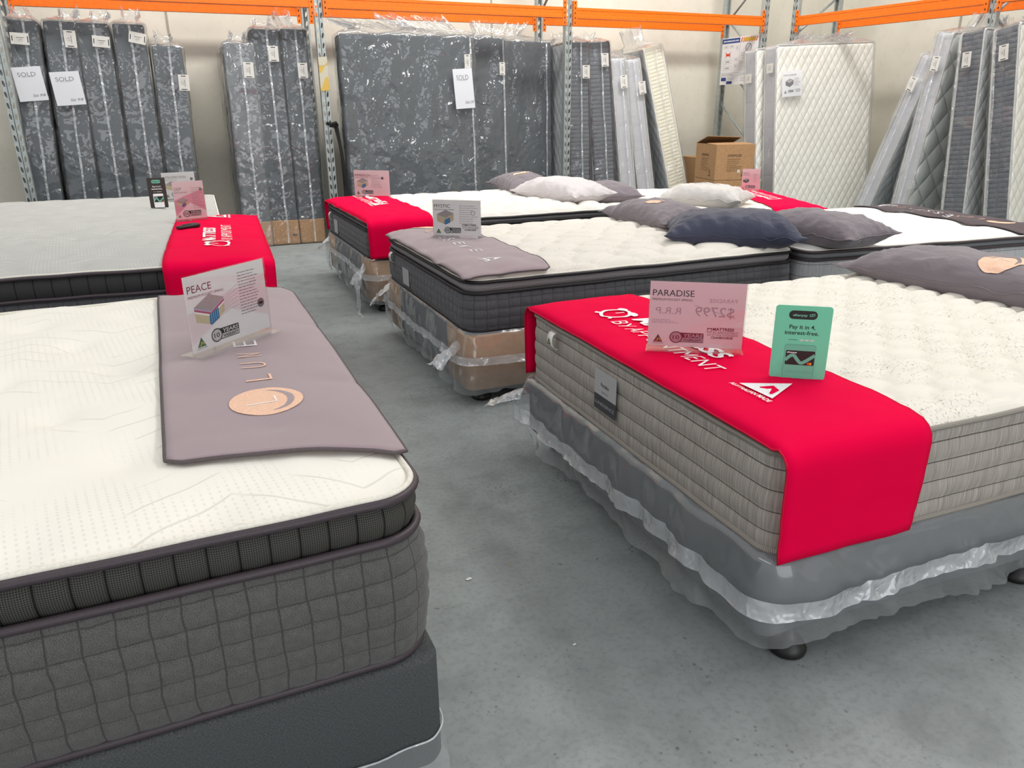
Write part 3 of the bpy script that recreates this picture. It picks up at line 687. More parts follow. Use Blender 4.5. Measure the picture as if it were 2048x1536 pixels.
# mattress tags and labels on the foot faces
def sidetag(b, ly, z, w_, h, mats_, name='sewn_label', txt=None, txt2=None):
    x = b.foot * (b.L / 2 + .013); s = b.foot
    V = [(x, ly - w_ / 2, z), (x, ly + w_ / 2, z), (x, ly + w_ / 2, z + h), (x, ly - w_ / 2, z + h)]
    zz = -b.zb
    if len(mats_) == 2:
        m_ = z + h * .38; V = [(x, ly - w_ / 2, z), (x, ly + w_ / 2, z), (x, ly + w_ / 2, m_), (x, ly - w_ / 2, m_), (x, ly + w_ / 2, z + h), (x, ly - w_ / 2, z + h)]
        F = [(0, 1, 2, 3), (3, 2, 4, 5)]; mi = [1, 0]
    else: F = [(0, 1, 2, 3)]; mi = [0]
    V = [(a, c, d + zz) for a, c, d in V]
    if s < 0: F = [tuple(reversed(f)) for f in F]
    o = mk(name, V, F, [M[m] for m in mats_], b.e, None, mi, False); solid(o, .0015, 1)
    if txt:
        p = Print(); p.text(txt, 0, h * .62, w_ * .36, h * .1, 'ink', anchor='c'); p.text('Super Firm', 0, h * .47, w_ * .3, h * .05, 'grayink', anchor='c'); p.text(txt2, 0, h * .14, w_ * .9, h * .085, 'silver', anchor='c')
        p.build('printed_lettering', o, lambda a, c, l: (x + s * (.0022 + l * .0002), ly + s * a, z + c + zz))
    return o
sidetag(bC, .09, .43, .15, .145, ('silver', 'darktag'), txt='Paradise', txt2='LUNESSENCE')
sidetag(bD, .28, .42, .13, .1, ('silver',)); sidetag(bE, .36, .44, .14, .11, ('silver',))
def loop_tag(b, ly, z):
    x = -b.L / 2 - .012; n = 10; V = []; F = []
    for i in range(n + 1):
        t = PI * i / n
        for k in (-1, 1): V.append((x - .004 - .022 * math.sin(t), ly + k * .022 - .018 * (i / n), z - b.zb + .03 * math.cos(t) - .01))
    for i in range(n): a = 2 * i; F.append((a, a + 1, a + 3, a + 2))
    o = mk('loop_tag', V, F, M['whitetag'], b.e); solid(o, .001)
    p = Print(); p.triangle_mark(-.014, 0, .028, 'green', 'gold')
    p.build('green_triangle_mark', o, lambda a, c, l: (x - .0285 - l * .0002, ly - .008 - a, z - b.zb - .022 + c))
loop_tag(bC, .50, .592); loop_tag(bD, .56, .555); loop_tag(bE, .52, .575)

# ------------------------------------------------------------------ runners
def clothz(b, x, y, lift=.006, k=.035):
    best = -9; tot = 0
    for i in (-1, 0, 1):
        for j in (-1, 0, 1):
            v = T(b, max(-b.L / 2, min(b.L / 2, x + i * k)), max(-b.W / 2, min(b.W / 2, y + j * k))); best = max(best, v); tot += v
    return max(T(b, x, y), .65 * best + .35 * tot / 9) + lift
def runner_drop(b, label, xa, xb, zlow, mat='red', lift=.006, far=True):
    """cloth over the full width with both ends hanging; xa..xb along the bed (local)"""
    path = []; hw = b.W / 2 + .028; ze = b.zt - b.drop
    nd = 10
    for i in range(nd): path.append(('n', zlow + (ze - .02 - zlow) * i / nd))
    for i in range(4): path.append(('nc', i / 4))
    ny = int((b.W - .06) / .025)
    for i in range(ny + 1): path.append(('t', -b.W / 2 + .03 + (b.W - .06) * i / ny))
    for i in range(1, 5): path.append(('fc', 1 - i / 4))
    for i in range(nd): path.append(('f', ze - .02 - (ze - .02 - zlow) * (i + 1) / nd))
    nx = max(6, int((xb - xa) / .03)); V = []; F = []
    for kind, q in path:
        for i in range(nx + 1):
            x = xa + (xb - xa) * i / nx
            xc = max(-b.L / 2 + .004, min(b.L / 2 - .004, x))
            if kind == 't': V.append((x, q, clothz(b, xc, q, lift) - (0.012 if x != xc else 0)))
            else:
                sg = -1 if kind[0] == 'n' else 1
                zt_ = clothz(b, xc, sg * (b.W / 2 - .03), lift)
                if len(kind) == 2:
                    an = q * PI / 2; V.append((x, sg * (b.W / 2 - .03 + .058 * math.cos(an)), ze - .02 + (zt_ - ze + .02) * math.sin(an)))
                else:
                    f = (ze - q) / (ze - zlow)
                    V.append((x + .02 * f * f * (1 if i > nx / 2 else -.3) * (-1 if b.foot > 0 else -1), sg * (hw + .006 * f * nz(x, f, sg, 7)), q + .008 * (1 - f) * nz(x, 0, 5, 3)))
    m = nx + 1
    for j in range(len(path) - 1):
        for i in range(nx): a = j * m + i; F.append((a, a + 1, a + m + 1, a + m))
    c = wor(b, (xa + xb) / 2, 0, 0)
    V = [(x - (xa + xb) / 2, y, z) for x, y, z in V]
    o = mk('red_table_runner' if False else 'bed_runner', V, F, M[mat], None, loc=c, rot=(0, 0, b.a)); solid(o, .0022, 1)
    tag(o, label, 'bed runner'); o['xc'] = 0; del o['xc']; o_c[o.name] = (xa + xb) / 2
    for side in (0, nx):
        pts = [V[j * m + side] for j in range(len(path))]
        tube('stitched_hem', pts, .003, M['redhem'], o, n=6)
    return o
o_c = {}
def runner_flat(b, label, xa, xb, ya, yb, mat='brown', rc=.03, lift=.007, over=0.0, warp=None, skew=0.0, flare=0.0):
    nx = int((xb - xa) / .02); ny = int((yb - ya) / .025); V = []; F = []
    xm, ym = (xa + xb) / 2, (ya + yb) / 2
    for j in range(ny + 1):
        y = y0_ = ya + (yb - ya) * j / ny
        e = max(0, abs(y - ym) - ((yb - ya) / 2 - rc)); hw = (xb - xa) / 2 - (rc - math.sqrt(max(0, rc * rc - e * e)))
        for i in range(nx + 1):
            x = xm + hw * (-1 + 2 * i / nx); fx = i / nx; yo = skew * (1 - fx) * (1 - j / ny); y = y0_ + yo; x += flare * fx * (j / ny); xq = max(-b.L / 2, min(b.L / 2, x)); yq = max(-b.W / 2, min(b.W / 2, y))
            z = clothz(b, xq, yq, lift)
            out = max(0, abs(x) - b.L / 2) + max(0, abs(y) - b.W / 2); z -= out * .5
            if warp: z += warp(x, y)
            V.append((x - xm, y - ym, z))
    m = nx + 1
    for j in range(ny):
        for i in range(nx): a = j * m + i; F.append((a, a + 1, a + m + 1, a + m))
    o = mk('bed_runner', V, F, M[mat], None, loc=wor(b, xm, ym, 0), rot=(0, 0, b.a)); solid(o, .004, 1)
    tag(o, label, 'bed runner')
    ring = [V[i] for i in range(nx + 1)] + [V[j * m + nx] for j in range(1, ny + 1)] + [V[ny * m + i] for i in range(nx - 1, -1, -1)] + [V[j * m] for j in range(ny - 1, 0, -1)]
    tube('overlocked_edge', [(x, y, z + .002) for x, y, z in ring], .004, M['hem'], o, True, n=6)
    o['_'] = 0; del o['_']; o_c[o.name] = (xm, ym)
    return o
def on_runner(b, o, pr, x0, y0, xm, ym, lift=.0125, name='printed_lettering'):
    """print whose reading direction runs across the bed; seen upright from the foot end"""
    s = b.foot
    def fn(a, c, l):
        x = x0 - s * c; y = y0 + s * a
        return (x - xm, y - ym, clothz(b, max(-b.L / 2, min(b.L / 2, x)), y) + lift - .006 + l * .0004)
    return pr.build(name, o, fn)
def red_print(small=False):
    p = Print(); p.clock_mark(.05, .055, .062, 'whiteink')
    p.text('MATTRESS', .145, .07, .51, .068, 'whiteink', .028, .25); p.text('BY APPOINTMENT', .145, -.02, .60, .062, 'whiteink', -.004, .2)
    return p
def aust(mat='whiteink', bg='red', w_=.14):
    p = Print(); p.triangle_mark(0, 0, w_, mat, bg, mat); return p
def brown_print(e='peach', txt='pinkink', adv=.089):
    p = Print(); p.disc(0, .03, .088, .082, e, 2, 5, 40); 
    p.band([( .068 * math.cos(t), .03 + .050 * math.sin(t) - .004) for t in [PI * (1.02 + .96 * k / 20) for k in range(21)]], lambda f: .002 + .014 * math.sin(PI * f), 'brown' if e == 'peach' else 'browndk', 3)
    p.band([(-.018, .075), (-.018, .01), (.02, .01)], .005, 'whiteink', 4)
    s = 'LUNESSENCE'
    for i, ch in enumerate(s):
        cx = .15 + i * adv
        if ch == 'C': p.disc(cx + .025, .03, .035, .035, 'peach', 2, 1, 20, .86, 60, 300)
        else: p.text(ch, cx, -.005, .045, .07, 'peach' if i < 3 else 'whiteink', -.012)
    return p
# C
xf = -bC.L / 2
rC = runner_drop(bC, 'red runner with white lettering, nearest on the right, over the taupe striped mattress', xf - .012, xf + .45, .352, 'red')
xm = xf + .219
on_runner(bC, rC, red_print(), xf + .15, .47, xm, 0)
on_runner(bC, rC, aust(), xf + .145, -.40, xm, 0, name='triangle_mark')
# E
xf = -bE.L / 2
rE = runner_drop(bE, 'red runner over the black-bordered mattress farther up the aisle', xf - .012, xf + .47, .41, 'red'); xm = xf + .229
on_runner(bE, rE, red_print(), xf + .2, .62, xm, 0); on_runner(bE, rE, aust(), xf + .2, -.05, xm, 0, name='triangle_mark')
# B
xf = bB.L / 2
rB = runner_drop(bB, 'red runner over the foot of the light grey mattress, a black remote on it', xf - .50, xf + .012, .40, 'red'); xm = xf - .244
on_runner(bB, rB, red_print(), xf - .19, -.55, xm, 0); on_runner(bB, rB, aust(), xf - .19, .60, xm, 0, name='triangle_mark')
# G
xf = bG.L / 2
rG = runner_drop(bG, 'red runner on the far mattress beside the cardboard boxes', xf - .46, xf + .012, .35, 'red'); xm = xf - .224
on_runner(bG, rG, red_print(), xf - .19, -.40, xm, 0); on_runner(bG, rG, aust(), xf - .2, .66, xm, 0, name='triangle_mark')
# A
xf = bA.L / 2
def warpA(x, y): return .012 * math.exp(-((y + bA.W / 2 - .13) / .07) ** 2 - ((x - bA.L / 2 + .24) / .12) ** 2)
rA = runner_flat(bA, 'mauve brown runner with a peach oval emblem, nearest on the left', xf - .44, xf + .012, -bA.W / 2 + .15, bA.W / 2 - .02, 'brown', .03, warp=warpA, skew=.10, flare=.03)
xm, ym = xf - .214, .055
on_runner(bA, rA, brown_print(adv=.11), xf - .19, -bA.W / 2 + .50, xm, ym)
# D
xf = -bD.L / 2
rD = runner_flat(bD, 'mauve brown runner lying over the foot of the grid-quilted mattress', xf - .012, xf + .45, -bD.W / 2 - .005, bD.W / 2 - .01, 'brown', .03)
xm, ym = xf + .219, -.0075
on_runner(bD, rD, brown_print(), xf + .19, .66, xm, ym); on_runner(bD, rD, aust('whiteink', 'brown', .1), xf + .17, -.52, xm, ym, name='triangle_mark')
# F
xf = bF.L / 2
rF = runner_flat(bF, 'dark plum runner across the far foot of the plush white mattress at the right', xf - .44, xf + .012, -bF.W / 2, bF.W / 2, 'browndk', .03)
xm, ym = xf - .214, 0
on_runner(bF, rF, brown_print('peach', 'pinkink'), xf - .2, -.42, xm, ym); on_runner(bF, rF, aust('whiteink', 'browndk', .1), xf - .2, .6, xm, ym, name='triangle_mark')

# ------------------------------------------------------------------ pillows
def pillow(label, cx, cy, z, rz, lx, ly, hh, mat, emblem=None, tilt=(0, 0), seed=0, group='pillows on the display beds', emat='peach'):
    n = 56; m = 40
    def surf(u, v, side):
        px = (1 - abs(u) ** 3.2); py = (1 - abs(v) ** 2.6)
        h = max(0, px) ** .62 * max(0, py) ** .62
        x = lx / 2 * u * (1 - .10 * (1 - v * v) * abs(u) ** 2); y = ly / 2 * v * (1 - .16 * (1 - u * u) * abs(v) ** 2)
        edge = 1 - h
        wr = (.012 + .018 * edge) * nz(u * 5 + seed, v * 2.2, side) + (.014 * edge + .004) * nz(u * 13 + seed, v * 7, side) * (h ** .3) - .016 * (1 - abs(nz(u * 3 + v * 2 + seed, v * 1.5 - u, 5, 1.6)) * 3.5 if abs(nz(u * 3 + v * 2 + seed, v * 1.5 - u, 5, 1.6)) < .28 else 0) * h ** .5 * edge
        if side > 0: zz = hh * h * (1 + .12 * nz(u * 1.5, v * 1.5 + seed, 0)) + wr
        else: zz = -.066 * min(1, h * 1.6) + wr * .3
        corner = (abs(u) * abs(v)) ** 4
        return (x, y, zz + .07 + .02 * corner * nz(u, v, seed, 2))
    V = []; F = []; MI = []
    for side in (1, -1):
        b0 = len(V)
        for j in range(m + 1):
            for i in range(n + 1):
                u = -1 + 2 * i / n; v = -1 + 2 * j / m
                u = math.copysign(1 - (1 - abs(u)) ** 1.25, u); v = math.copysign(1 - (1 - abs(v)) ** 1.25, v)
                V.append(surf(u, v, side))
                if abs(u) > .9999 or abs(v) > .9999:
                    a = surf(u, v, 1); V[-1] = a
        for j in range(m):
            for i in range(n):
                a = b0 + j * (n + 1) + i; q = (a, a + 1, a + n + 2, a + n + 1); F.append(q if side > 0 else tuple(reversed(q)))
    e = mk('pillow', V, F, M[mat], None, weld=1e-5); e.location = (cx, cy, z); e.rotation_euler = (tilt[0], tilt[1], rz); tag(e, label, 'pillow', group)
    ring = [surf(-1 + 2 * i / 40, -1, 1) for i in range(40)] + [surf(1, -1 + 2 * i / 30, 1) for i in range(30)] + [surf(1 - 2 * i / 40, 1, 1) for i in range(40)] + [surf(-1, 1 - 2 * i / 30, 1) for i in range(30)]
    tube('seam_piping', ring, .0035, M[mat], e, True, n=6)
    if emblem:
        u0, v0, sz, rot = emblem; p = Print()
        if emat == 'peach':
            p.disc(0, 0, sz, sz * .8, 'peach', 1, 6, 40)
            p.band([(sz * .84 * math.cos(t) + sz * .05, sz * .62 * math.sin(t)) for t in [PI * (.45 + .95 * k / 24) for k in range(25)]], lambda f: .002 + sz * .17 * math.sin(PI * f), mat, 2)
            p.band([(-sz * .1, sz * .3), (-sz * .1, -sz * .15), (sz * .22, -sz * .15)], sz * .05, 'whiteink', 3)
        else: p.text('LIFEYSOUL', 0, 0, sz * 3.2, sz * .6, 'grayink', -.005, anchor='c')
        cr, sr = math.cos(rot), math.sin(rot)
        def fn(a, c, l):
            x, y = a * cr - c * sr, a * sr + c * cr; q = surf(u0 + x / (lx / 2), v0 + y / (ly / 2), 1); return (q[0], q[1], q[2] + .003 + l * .0008)
        p.build('printed_emblem', e, fn)
    return e
pillow('long plum grey pillow with a peach emblem on the taupe striped mattress', 3.17, 2.19, .645, math.radians(97), 1.12, .52, .10, 'plum', (-.21, .40, .10, PI * .5), seed=1)
pillow('plum grey pillow at the right frame edge behind the nearest emblem pillow', 3.66, 1.96, .62, math.radians(92), .8, .42, .10, 'plum', seed=14)
pillow('plum grey pillow with a peach emblem, left of the navy pillow', 3.02, 4.44, .655, math.radians(90), .82, .48, .10, 'plum', (-.05, .25, .075, PI * .5), seed=2)
pillow('dark navy pillow at the head of the grid-quilted mattress', 3.01, 3.67, .655, math.radians(-34), .78, .52, .13, 'navy', seed=3)
pillow('plain plum grey pillow on the plush bright white mattress, right of the navy pillow', 3.53, 3.50, .655, math.radians(100), .74, .48, .11, 'plum', seed=5)
pillow('plum grey pillow with a peach emblem behind the pale grey pillow near the back wall', 3.06, 6.80, .665, math.radians(86), .80, .46, .11, 'plum', (-.1, .1, .075, PI * .5), seed=6)
pillow('pale grey pillow on the black-bordered mattress up the aisle', 3.08, 6.0, .67, math.radians(-75), .84, .48, .12, 'palepl', seed=7)
pillow('plain plum grey pillow just right of the pale grey pillow', 3.74, 6.38, .60, math.radians(80), .74, .46, .10, 'plum', seed=8)
pillow('stone-coloured pillow with small lettering on the far white mattress', 4.30, 5.62, .60, math.radians(-55), .74, .46, .12, 'palepl2', (0, 0, .07, PI), seed=9, emat='t')

# ------------------------------------------------------------------ signs
def sign(label, x, y, z, rz, w_, h, pr, papermat='pink', lean=0, feet=True, name='price_sign', cat='sign', group='acrylic stand signs on the beds'):
    """w_ x h card standing on z, its face towards local -y"""
    e = empty(name, (x, y, z), rz, label, cat, group)
    def boxm(nm, x0, x1, y0, y1, z0, z1, mat, par=e):
        V = [(a, b_, c) for c in (z0, z1) for b_ in (y0, y1) for a in (x0, x1)]
        return mk(nm, V, [(0, 2, 3, 1), (4, 5, 7, 6), (0, 1, 5, 4), (2, 6, 7, 3), (0, 4, 6, 2), (1, 3, 7, 5)], mat, par, smooth=False)
    if feet:
        boxm('acrylic_holder', -w_ / 2 - .004, w_ / 2 + .004, -.0035, -.0015, 0, h + .003, M['acr'])
        boxm('acrylic_base', -w_ / 2 - .004, w_ / 2 + .004, -.04, .045, 0, .003, M['acr'])
        if papermat: pa = boxm('printed_card', -w_ / 2, w_ / 2, -.001, .0005, .010, h, M[papermat])
        z0 = .010
        yy = -.0012
    if pr: pr.build('printed_artwork', e, lambda a, c, l: (a - w_ / 2, yy - l * .00003 - .00005, z0 + c * (h - z0) / h))
    return e
def mba(p, x, y, w_, ink='ink'):
    p.clock_mark(x + w_ * .08, y + w_ * .16, w_ * .075, ink); p.text('MATTRESS', x + w_ * .18, y + w_ * .16, w_ * .66, w_ * .1, ink, .03); p.text('BY APPOINTMENT', x + w_ * .2, y + w_ * .06, w_ * .78, w_ * .075, ink)
    p.rect(x + w_ * .02, y + w_ * .035, w_ * .96, w_ * .008, ink); p.text('BUY AT YOUR CONVENIENCE', x + w_ * .02, y - w_ * .02, w_ * .95, w_ * .035, ink, .02); p.text('CRANBOURNE', x + w_ * .14, y - w_ * .12, w_ * .68, w_ * .08, ink, .03)
def product(title, w_, h, ink='ink', title_ink='redink', cube=None, bg='pink', band=None, sub=True, mbaw=True):
    p = Print()
    if band: p.poly([(0, h * .1), (0, h * .52), (w_ * .3, h * .62), (w_, h * .8), (w_, h * .2), (w_ * .5, h * .45)], band, .5)
    p.text(title, w_ * .03, h * .78, w_ * (.052 * len(title) + .02), h * .1, title_ink); p.text('PREMIUM POCKET SPRING', w_ * .03, h * .71, w_ * .42, h * .035, title_ink)
    if cube: p.cube(w_ * .08, h * .38, w_ * .36, *cube)
    p.triangle_mark(w_ * .06, h * .06, w_ * .1, 'green' if ink == 'ink' else ink, 'gold', 'grayink'); p.warranty(w_ * .24, h * .07, h * .15, ink, bg)
    return p
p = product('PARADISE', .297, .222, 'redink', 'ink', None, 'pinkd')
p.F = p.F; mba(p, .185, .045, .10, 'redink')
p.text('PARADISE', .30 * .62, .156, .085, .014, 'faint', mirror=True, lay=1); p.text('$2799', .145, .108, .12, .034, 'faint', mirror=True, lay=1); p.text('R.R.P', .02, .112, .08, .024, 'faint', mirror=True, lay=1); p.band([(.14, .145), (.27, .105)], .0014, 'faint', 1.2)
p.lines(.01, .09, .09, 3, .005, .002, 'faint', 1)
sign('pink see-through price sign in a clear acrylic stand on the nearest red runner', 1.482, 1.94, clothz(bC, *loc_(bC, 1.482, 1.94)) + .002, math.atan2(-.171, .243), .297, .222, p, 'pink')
cub = ('cgrey', 'tan', 'tan', 'blue', ('lilac', 'rose', 'whiteink', 'tan'))
p = product('PEACE', .297, .215, 'ink', 'redink', cub, 'paper', 'palepink'); p.lines(.19, .19, .085, 15, .0088, .0022, 'grayink'); p.disc(.27, .085, .014, .014, 'grayink', 2, 1); p.disc(.27, .085, .009, .004, 'ink', 3, 1)
for k in range(6): p.band([(.13, .125 - k * .008), (.15, .145 - k * .01), (.185, .16 - k * .012)], .0006, 'grayink')
sign('white and pink price sign standing askew on the nearest mauve runner', .105, 2.22, clothz(bA, *loc_(bA, .105, 2.22)) + .0155, math.atan2(.21, .234), .297, .215, p, 'paper')
cub2 = ('cgrey', 'tan', 'tan', 'blue', ())
p = product('MYSTIC', .297, .215, 'ink', 'ink', cub2, 'paper'); p.lines(.165, .18, .115, 9, .013, .0022, 'grayink'); p.disc(.25, .14, .014, .014, 'grayink', 2, 1, inner=.8); mba(p, .18, .045, .105)
sign('white price sign in an acrylic stand on the middle mauve runner', 1.52, 4.31, clothz(bD, *loc_(bD, 1.52, 4.31)) + .002, math.atan2(-.196, .238), .297, .215, p, 'paper')
p = product('IMMERSION', .297, .215, 'ink', 'redink', cub2, 'palepink'); p.lines(.16, .18, .10, 11, .011, .0022, 'grayink'); p.disc(.265, .155, .013, .013, 'grayink', 2, 1)
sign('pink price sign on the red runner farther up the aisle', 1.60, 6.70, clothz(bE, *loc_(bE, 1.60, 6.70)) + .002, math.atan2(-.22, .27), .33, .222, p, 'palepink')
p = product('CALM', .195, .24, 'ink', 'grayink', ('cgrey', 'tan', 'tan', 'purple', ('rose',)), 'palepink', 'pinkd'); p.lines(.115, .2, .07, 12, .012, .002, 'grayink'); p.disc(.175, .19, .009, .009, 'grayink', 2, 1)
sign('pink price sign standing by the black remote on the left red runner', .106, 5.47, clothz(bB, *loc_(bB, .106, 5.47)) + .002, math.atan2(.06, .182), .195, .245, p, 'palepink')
p = product('INTROSPECTION', .26, .21, 'ink', 'grayink', ('cgrey', 'tan', 'tan', None, ()), 'paper'); p.lines(.16, .13, .06, 8, .01, .002, 'grayink'); p.disc(.235, .155, .012, .012, 'grayink', 2, 1)
sign('white price sign on the silver grey mattress by the back wall', .075, 7.07, clothz(bO, *loc_(bO, .075, 7.07)) + .002, math.atan2(.073, .252), .262, .215, p, 'paper')
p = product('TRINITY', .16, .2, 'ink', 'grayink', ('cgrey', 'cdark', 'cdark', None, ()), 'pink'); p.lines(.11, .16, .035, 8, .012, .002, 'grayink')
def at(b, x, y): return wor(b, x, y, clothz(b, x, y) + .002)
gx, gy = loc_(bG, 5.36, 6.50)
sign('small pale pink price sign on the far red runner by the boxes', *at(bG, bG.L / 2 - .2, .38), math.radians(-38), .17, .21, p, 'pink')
sign('empty clear acrylic stand on the dark plum runner at the right', *at(bF, *loc_(bF, 4.98, 4.12)), math.radians(20), .14, .16, None, None)
def rcard(label, x, y, z, rz, w_, h, bodymat, linemat, capmat, ink, lean=.0):
    e = empty('payment_card_stand', (x, y, z), rz, label, 'sign', 'payment information cards')
    P = Print(); P.rrect(-w_ / 2, 0, w_, h, w_ * .06, bodymat, 0)
    V = [(a, 0, c) for a, c, l in P.V]; n = len(V)
    o = mk('display_card', V, P.F, M[bodymat], e, smooth=False); solid(o, .003, 0)
    p = Print(); f = w_
    p.rrect(-f * .26, h * .82, f * .5, h * .115, h * .055, capmat, 1); p.text('afterpay', -f * .19, h * .86, f * .26, h * .032, ink if capmat == 'blackpl' else 'blackpl', .03, lay=3); p.disc(f * .13, h * .876, f * .03, f * .026, ink if capmat == 'blackpl' else 'blackpl', 3, 1, 16, .55); p.disc(f * .17, h * .884, f * .03, f * .026, ink if capmat == 'blackpl' else 'blackpl', 3, 1, 16, .55)
    tc = 'blackpl' if bodymat == 'mint' else 'whiteink'
    p.text('Pay it in 4,', 0, h * .69, f * .46, h * .055, tc, .015, anchor='c'); p.text('interest-free.', 0, h * .61, f * .6, h * .055, tc, .015, anchor='c')
    p.rect(-f * .22, h * .535, f * .16, h * .006, tc)
    for k in range(3): p.rrect(-f * .02 + k * f * .09, h * .525, f * .07, h * .022, h * .01, 'palepink', 2)
    p.rrect(-f * .27, h * .015, f * .56, h * .46, f * .05, linemat, 1); p.rrect(-f * .26, h * .012, f * .54, h * .452, f * .045, bodymat if bodymat == 'mint' else 'whiteink', 1.5)
    p.rrect(-f * .24, h * .19, f * .52, h * .20, f * .02, 'blackpl', 3); p.text('afterpay', -f * .22, h * .355, f * .18, h * .018, 'whiteink', .03, lay=4)
    pts = [(-f * .24, h * .25), (-f * .16, h * .31), (-f * .09, h * .32), (-f * .02, h * .26), (f * .05, h * .22), (f * .14, h * .255), (f * .28, h * .335)]
    sm = []
    for i in range(len(pts) - 1):
        for k in range(5):
            t = k / 5; p0 = pts[max(0, i - 1)]; p1 = pts[i]; p2 = pts[i + 1]; p3 = pts[min(len(pts) - 1, i + 2)]
            sm.append(tuple(.5 * (2 * p1[d] + (p2[d] - p0[d]) * t + (2 * p0[d] - 5 * p1[d] + 4 * p2[d] - p3[d]) * t * t + (3 * p1[d] - p0[d] - 3 * p2[d] + p3[d]) * t ** 3) for d in (0, 1)))
    sm.append(pts[-1]); p.band(sm, h * .045, 'mint', 4)
    p.disc(f * .18, h * .215, f * .025, f * .025, 'redm', 5, 1, 16); p.disc(f * .215, h * .215, f * .025, f * .025, 'orm', 4.5, 1, 16)
    p.rect(-f * .22, h * .10, f * .48, h * .004, linemat, 3); p.rect(-f * .22, h * .08, f * .48, h * .004, linemat, 3)
    p.build('printed_artwork', e, lambda a, c, l: (a, -.0018 - l * .00004, c))
    P2 = [(-w_ * .3, .0016, h * .25), (w_ * .3, .0016, h * .25), (w_ * .3, .06, .002), (-w_ * .3, .06, .002)]
    solid(mk('rear_strut', P2, [(0, 1, 2, 3)], M[bodymat], e, smooth=False), .001)
    e.rotation_euler = (-lean, 0, rz); return e
rcard('mint green pay-in-4 card standing on the nearest red runner', 1.587, 1.592, clothz(bC, *loc_(bC, 1.587, 1.592)) + .004, math.atan2(-.093, .12), .152, .215, 'mint', 'mintd', 'blackpl', 'mint')
rcard('dark brown pay-in-4 card standing on the silver grey mattress', -.09, 6.5, clothz(bO, *loc_(bO, -.09, 6.5)) + .0, math.radians(2), .125, .22, 'brownpl', 'whiteink', 'mint', 'mint')
# remote
z_ = clothz(bB, *loc_(bB, .07, 5.06)) + .003
e = empty('remote_control', (.068, 5.07, z_), math.radians(38), 'black remote control lying on the left red runner', 'remote control')
rbox('handset', .15, .048, .022, .010, .006, M['blackpl'], e, lambda x, y, z, ax, sg: .004 * math.sin(x * 40))
for i in range(4):
    for j in (-1, 1): rbox('button', .014, .010, .004, .0015, .01, M['cdark'], e, None, (-.045 + i * .026, j * .010, .022))

# ------------------------------------------------------------------ racks
def perf_post(name, x, y, z0, z1, wd, dp, parent, rz=0, hole_from=0, mat='galv'):
    """open-section upright: face with two columns of teardrop slots, folded sides"""
    V = []; F = []; cz = .095; n = int((z1 - z0) / cz); ca, sa = math.cos(rz), math.sin(rz)
    def W_(a, b_, c): V.append((x + a * ca - b_ * sa, y + a * sa + b_ * ca, c)); return len(V) - 1
    colw = wd / 2 - .006
    for col in (-1, 1):
        xc = col * (wd / 4 + .001)
        for k in range(n):
            zc = z0 + cz * (k + .5); hw, hh = colw / 2, cz / 2
            o = [(-hw, -hh), (0, -hh), (hw, -hh), (hw, 0), (hw, hh), (0, hh), (-hw, hh), (-hw, 0)]
            t = col * .5
            inn = [(-.008, -.022), (0, -.028), (.008, -.022), (.011, .0), (.006, .022), (0, .028), (-.006, .022), (-.011, 0)]
            inn = [(a + t * .35 * c, c) for a, c in inn]
            ys = -dp / 2
            io = [W_(xc + a, ys, zc + c) for a, c in o]; ii = [W_(xc + a, ys, zc + c) for a, c in inn]
            for q in range(8): F.append((io[q], io[(q + 1) % 8], ii[(q + 1) % 8], ii[q]))
    h = wd / 2
    def strip(pts):
        for (a, b_), (c, d) in zip(pts[:-1], pts[1:]):
            i0 = W_(a, b_, z0); i1 = W_(c, d, z0); i2 = W_(c, d, z1); i3 = W_(a, b_, z1); F.append((i0, i1, i2, i3))
    yf = -dp / 2
    strip([(-.004, yf), (0, yf + .010), (.004, yf)]); 
    for sg in (-1, 1): strip([(sg * (h - .008), yf), (sg * h, yf + .008), (sg * h, dp / 2), (sg * (h - .02), dp / 2)])
    W0 = len(V)
    o = mk(name, V, F, [M[mat]], parent, smooth=False); return o
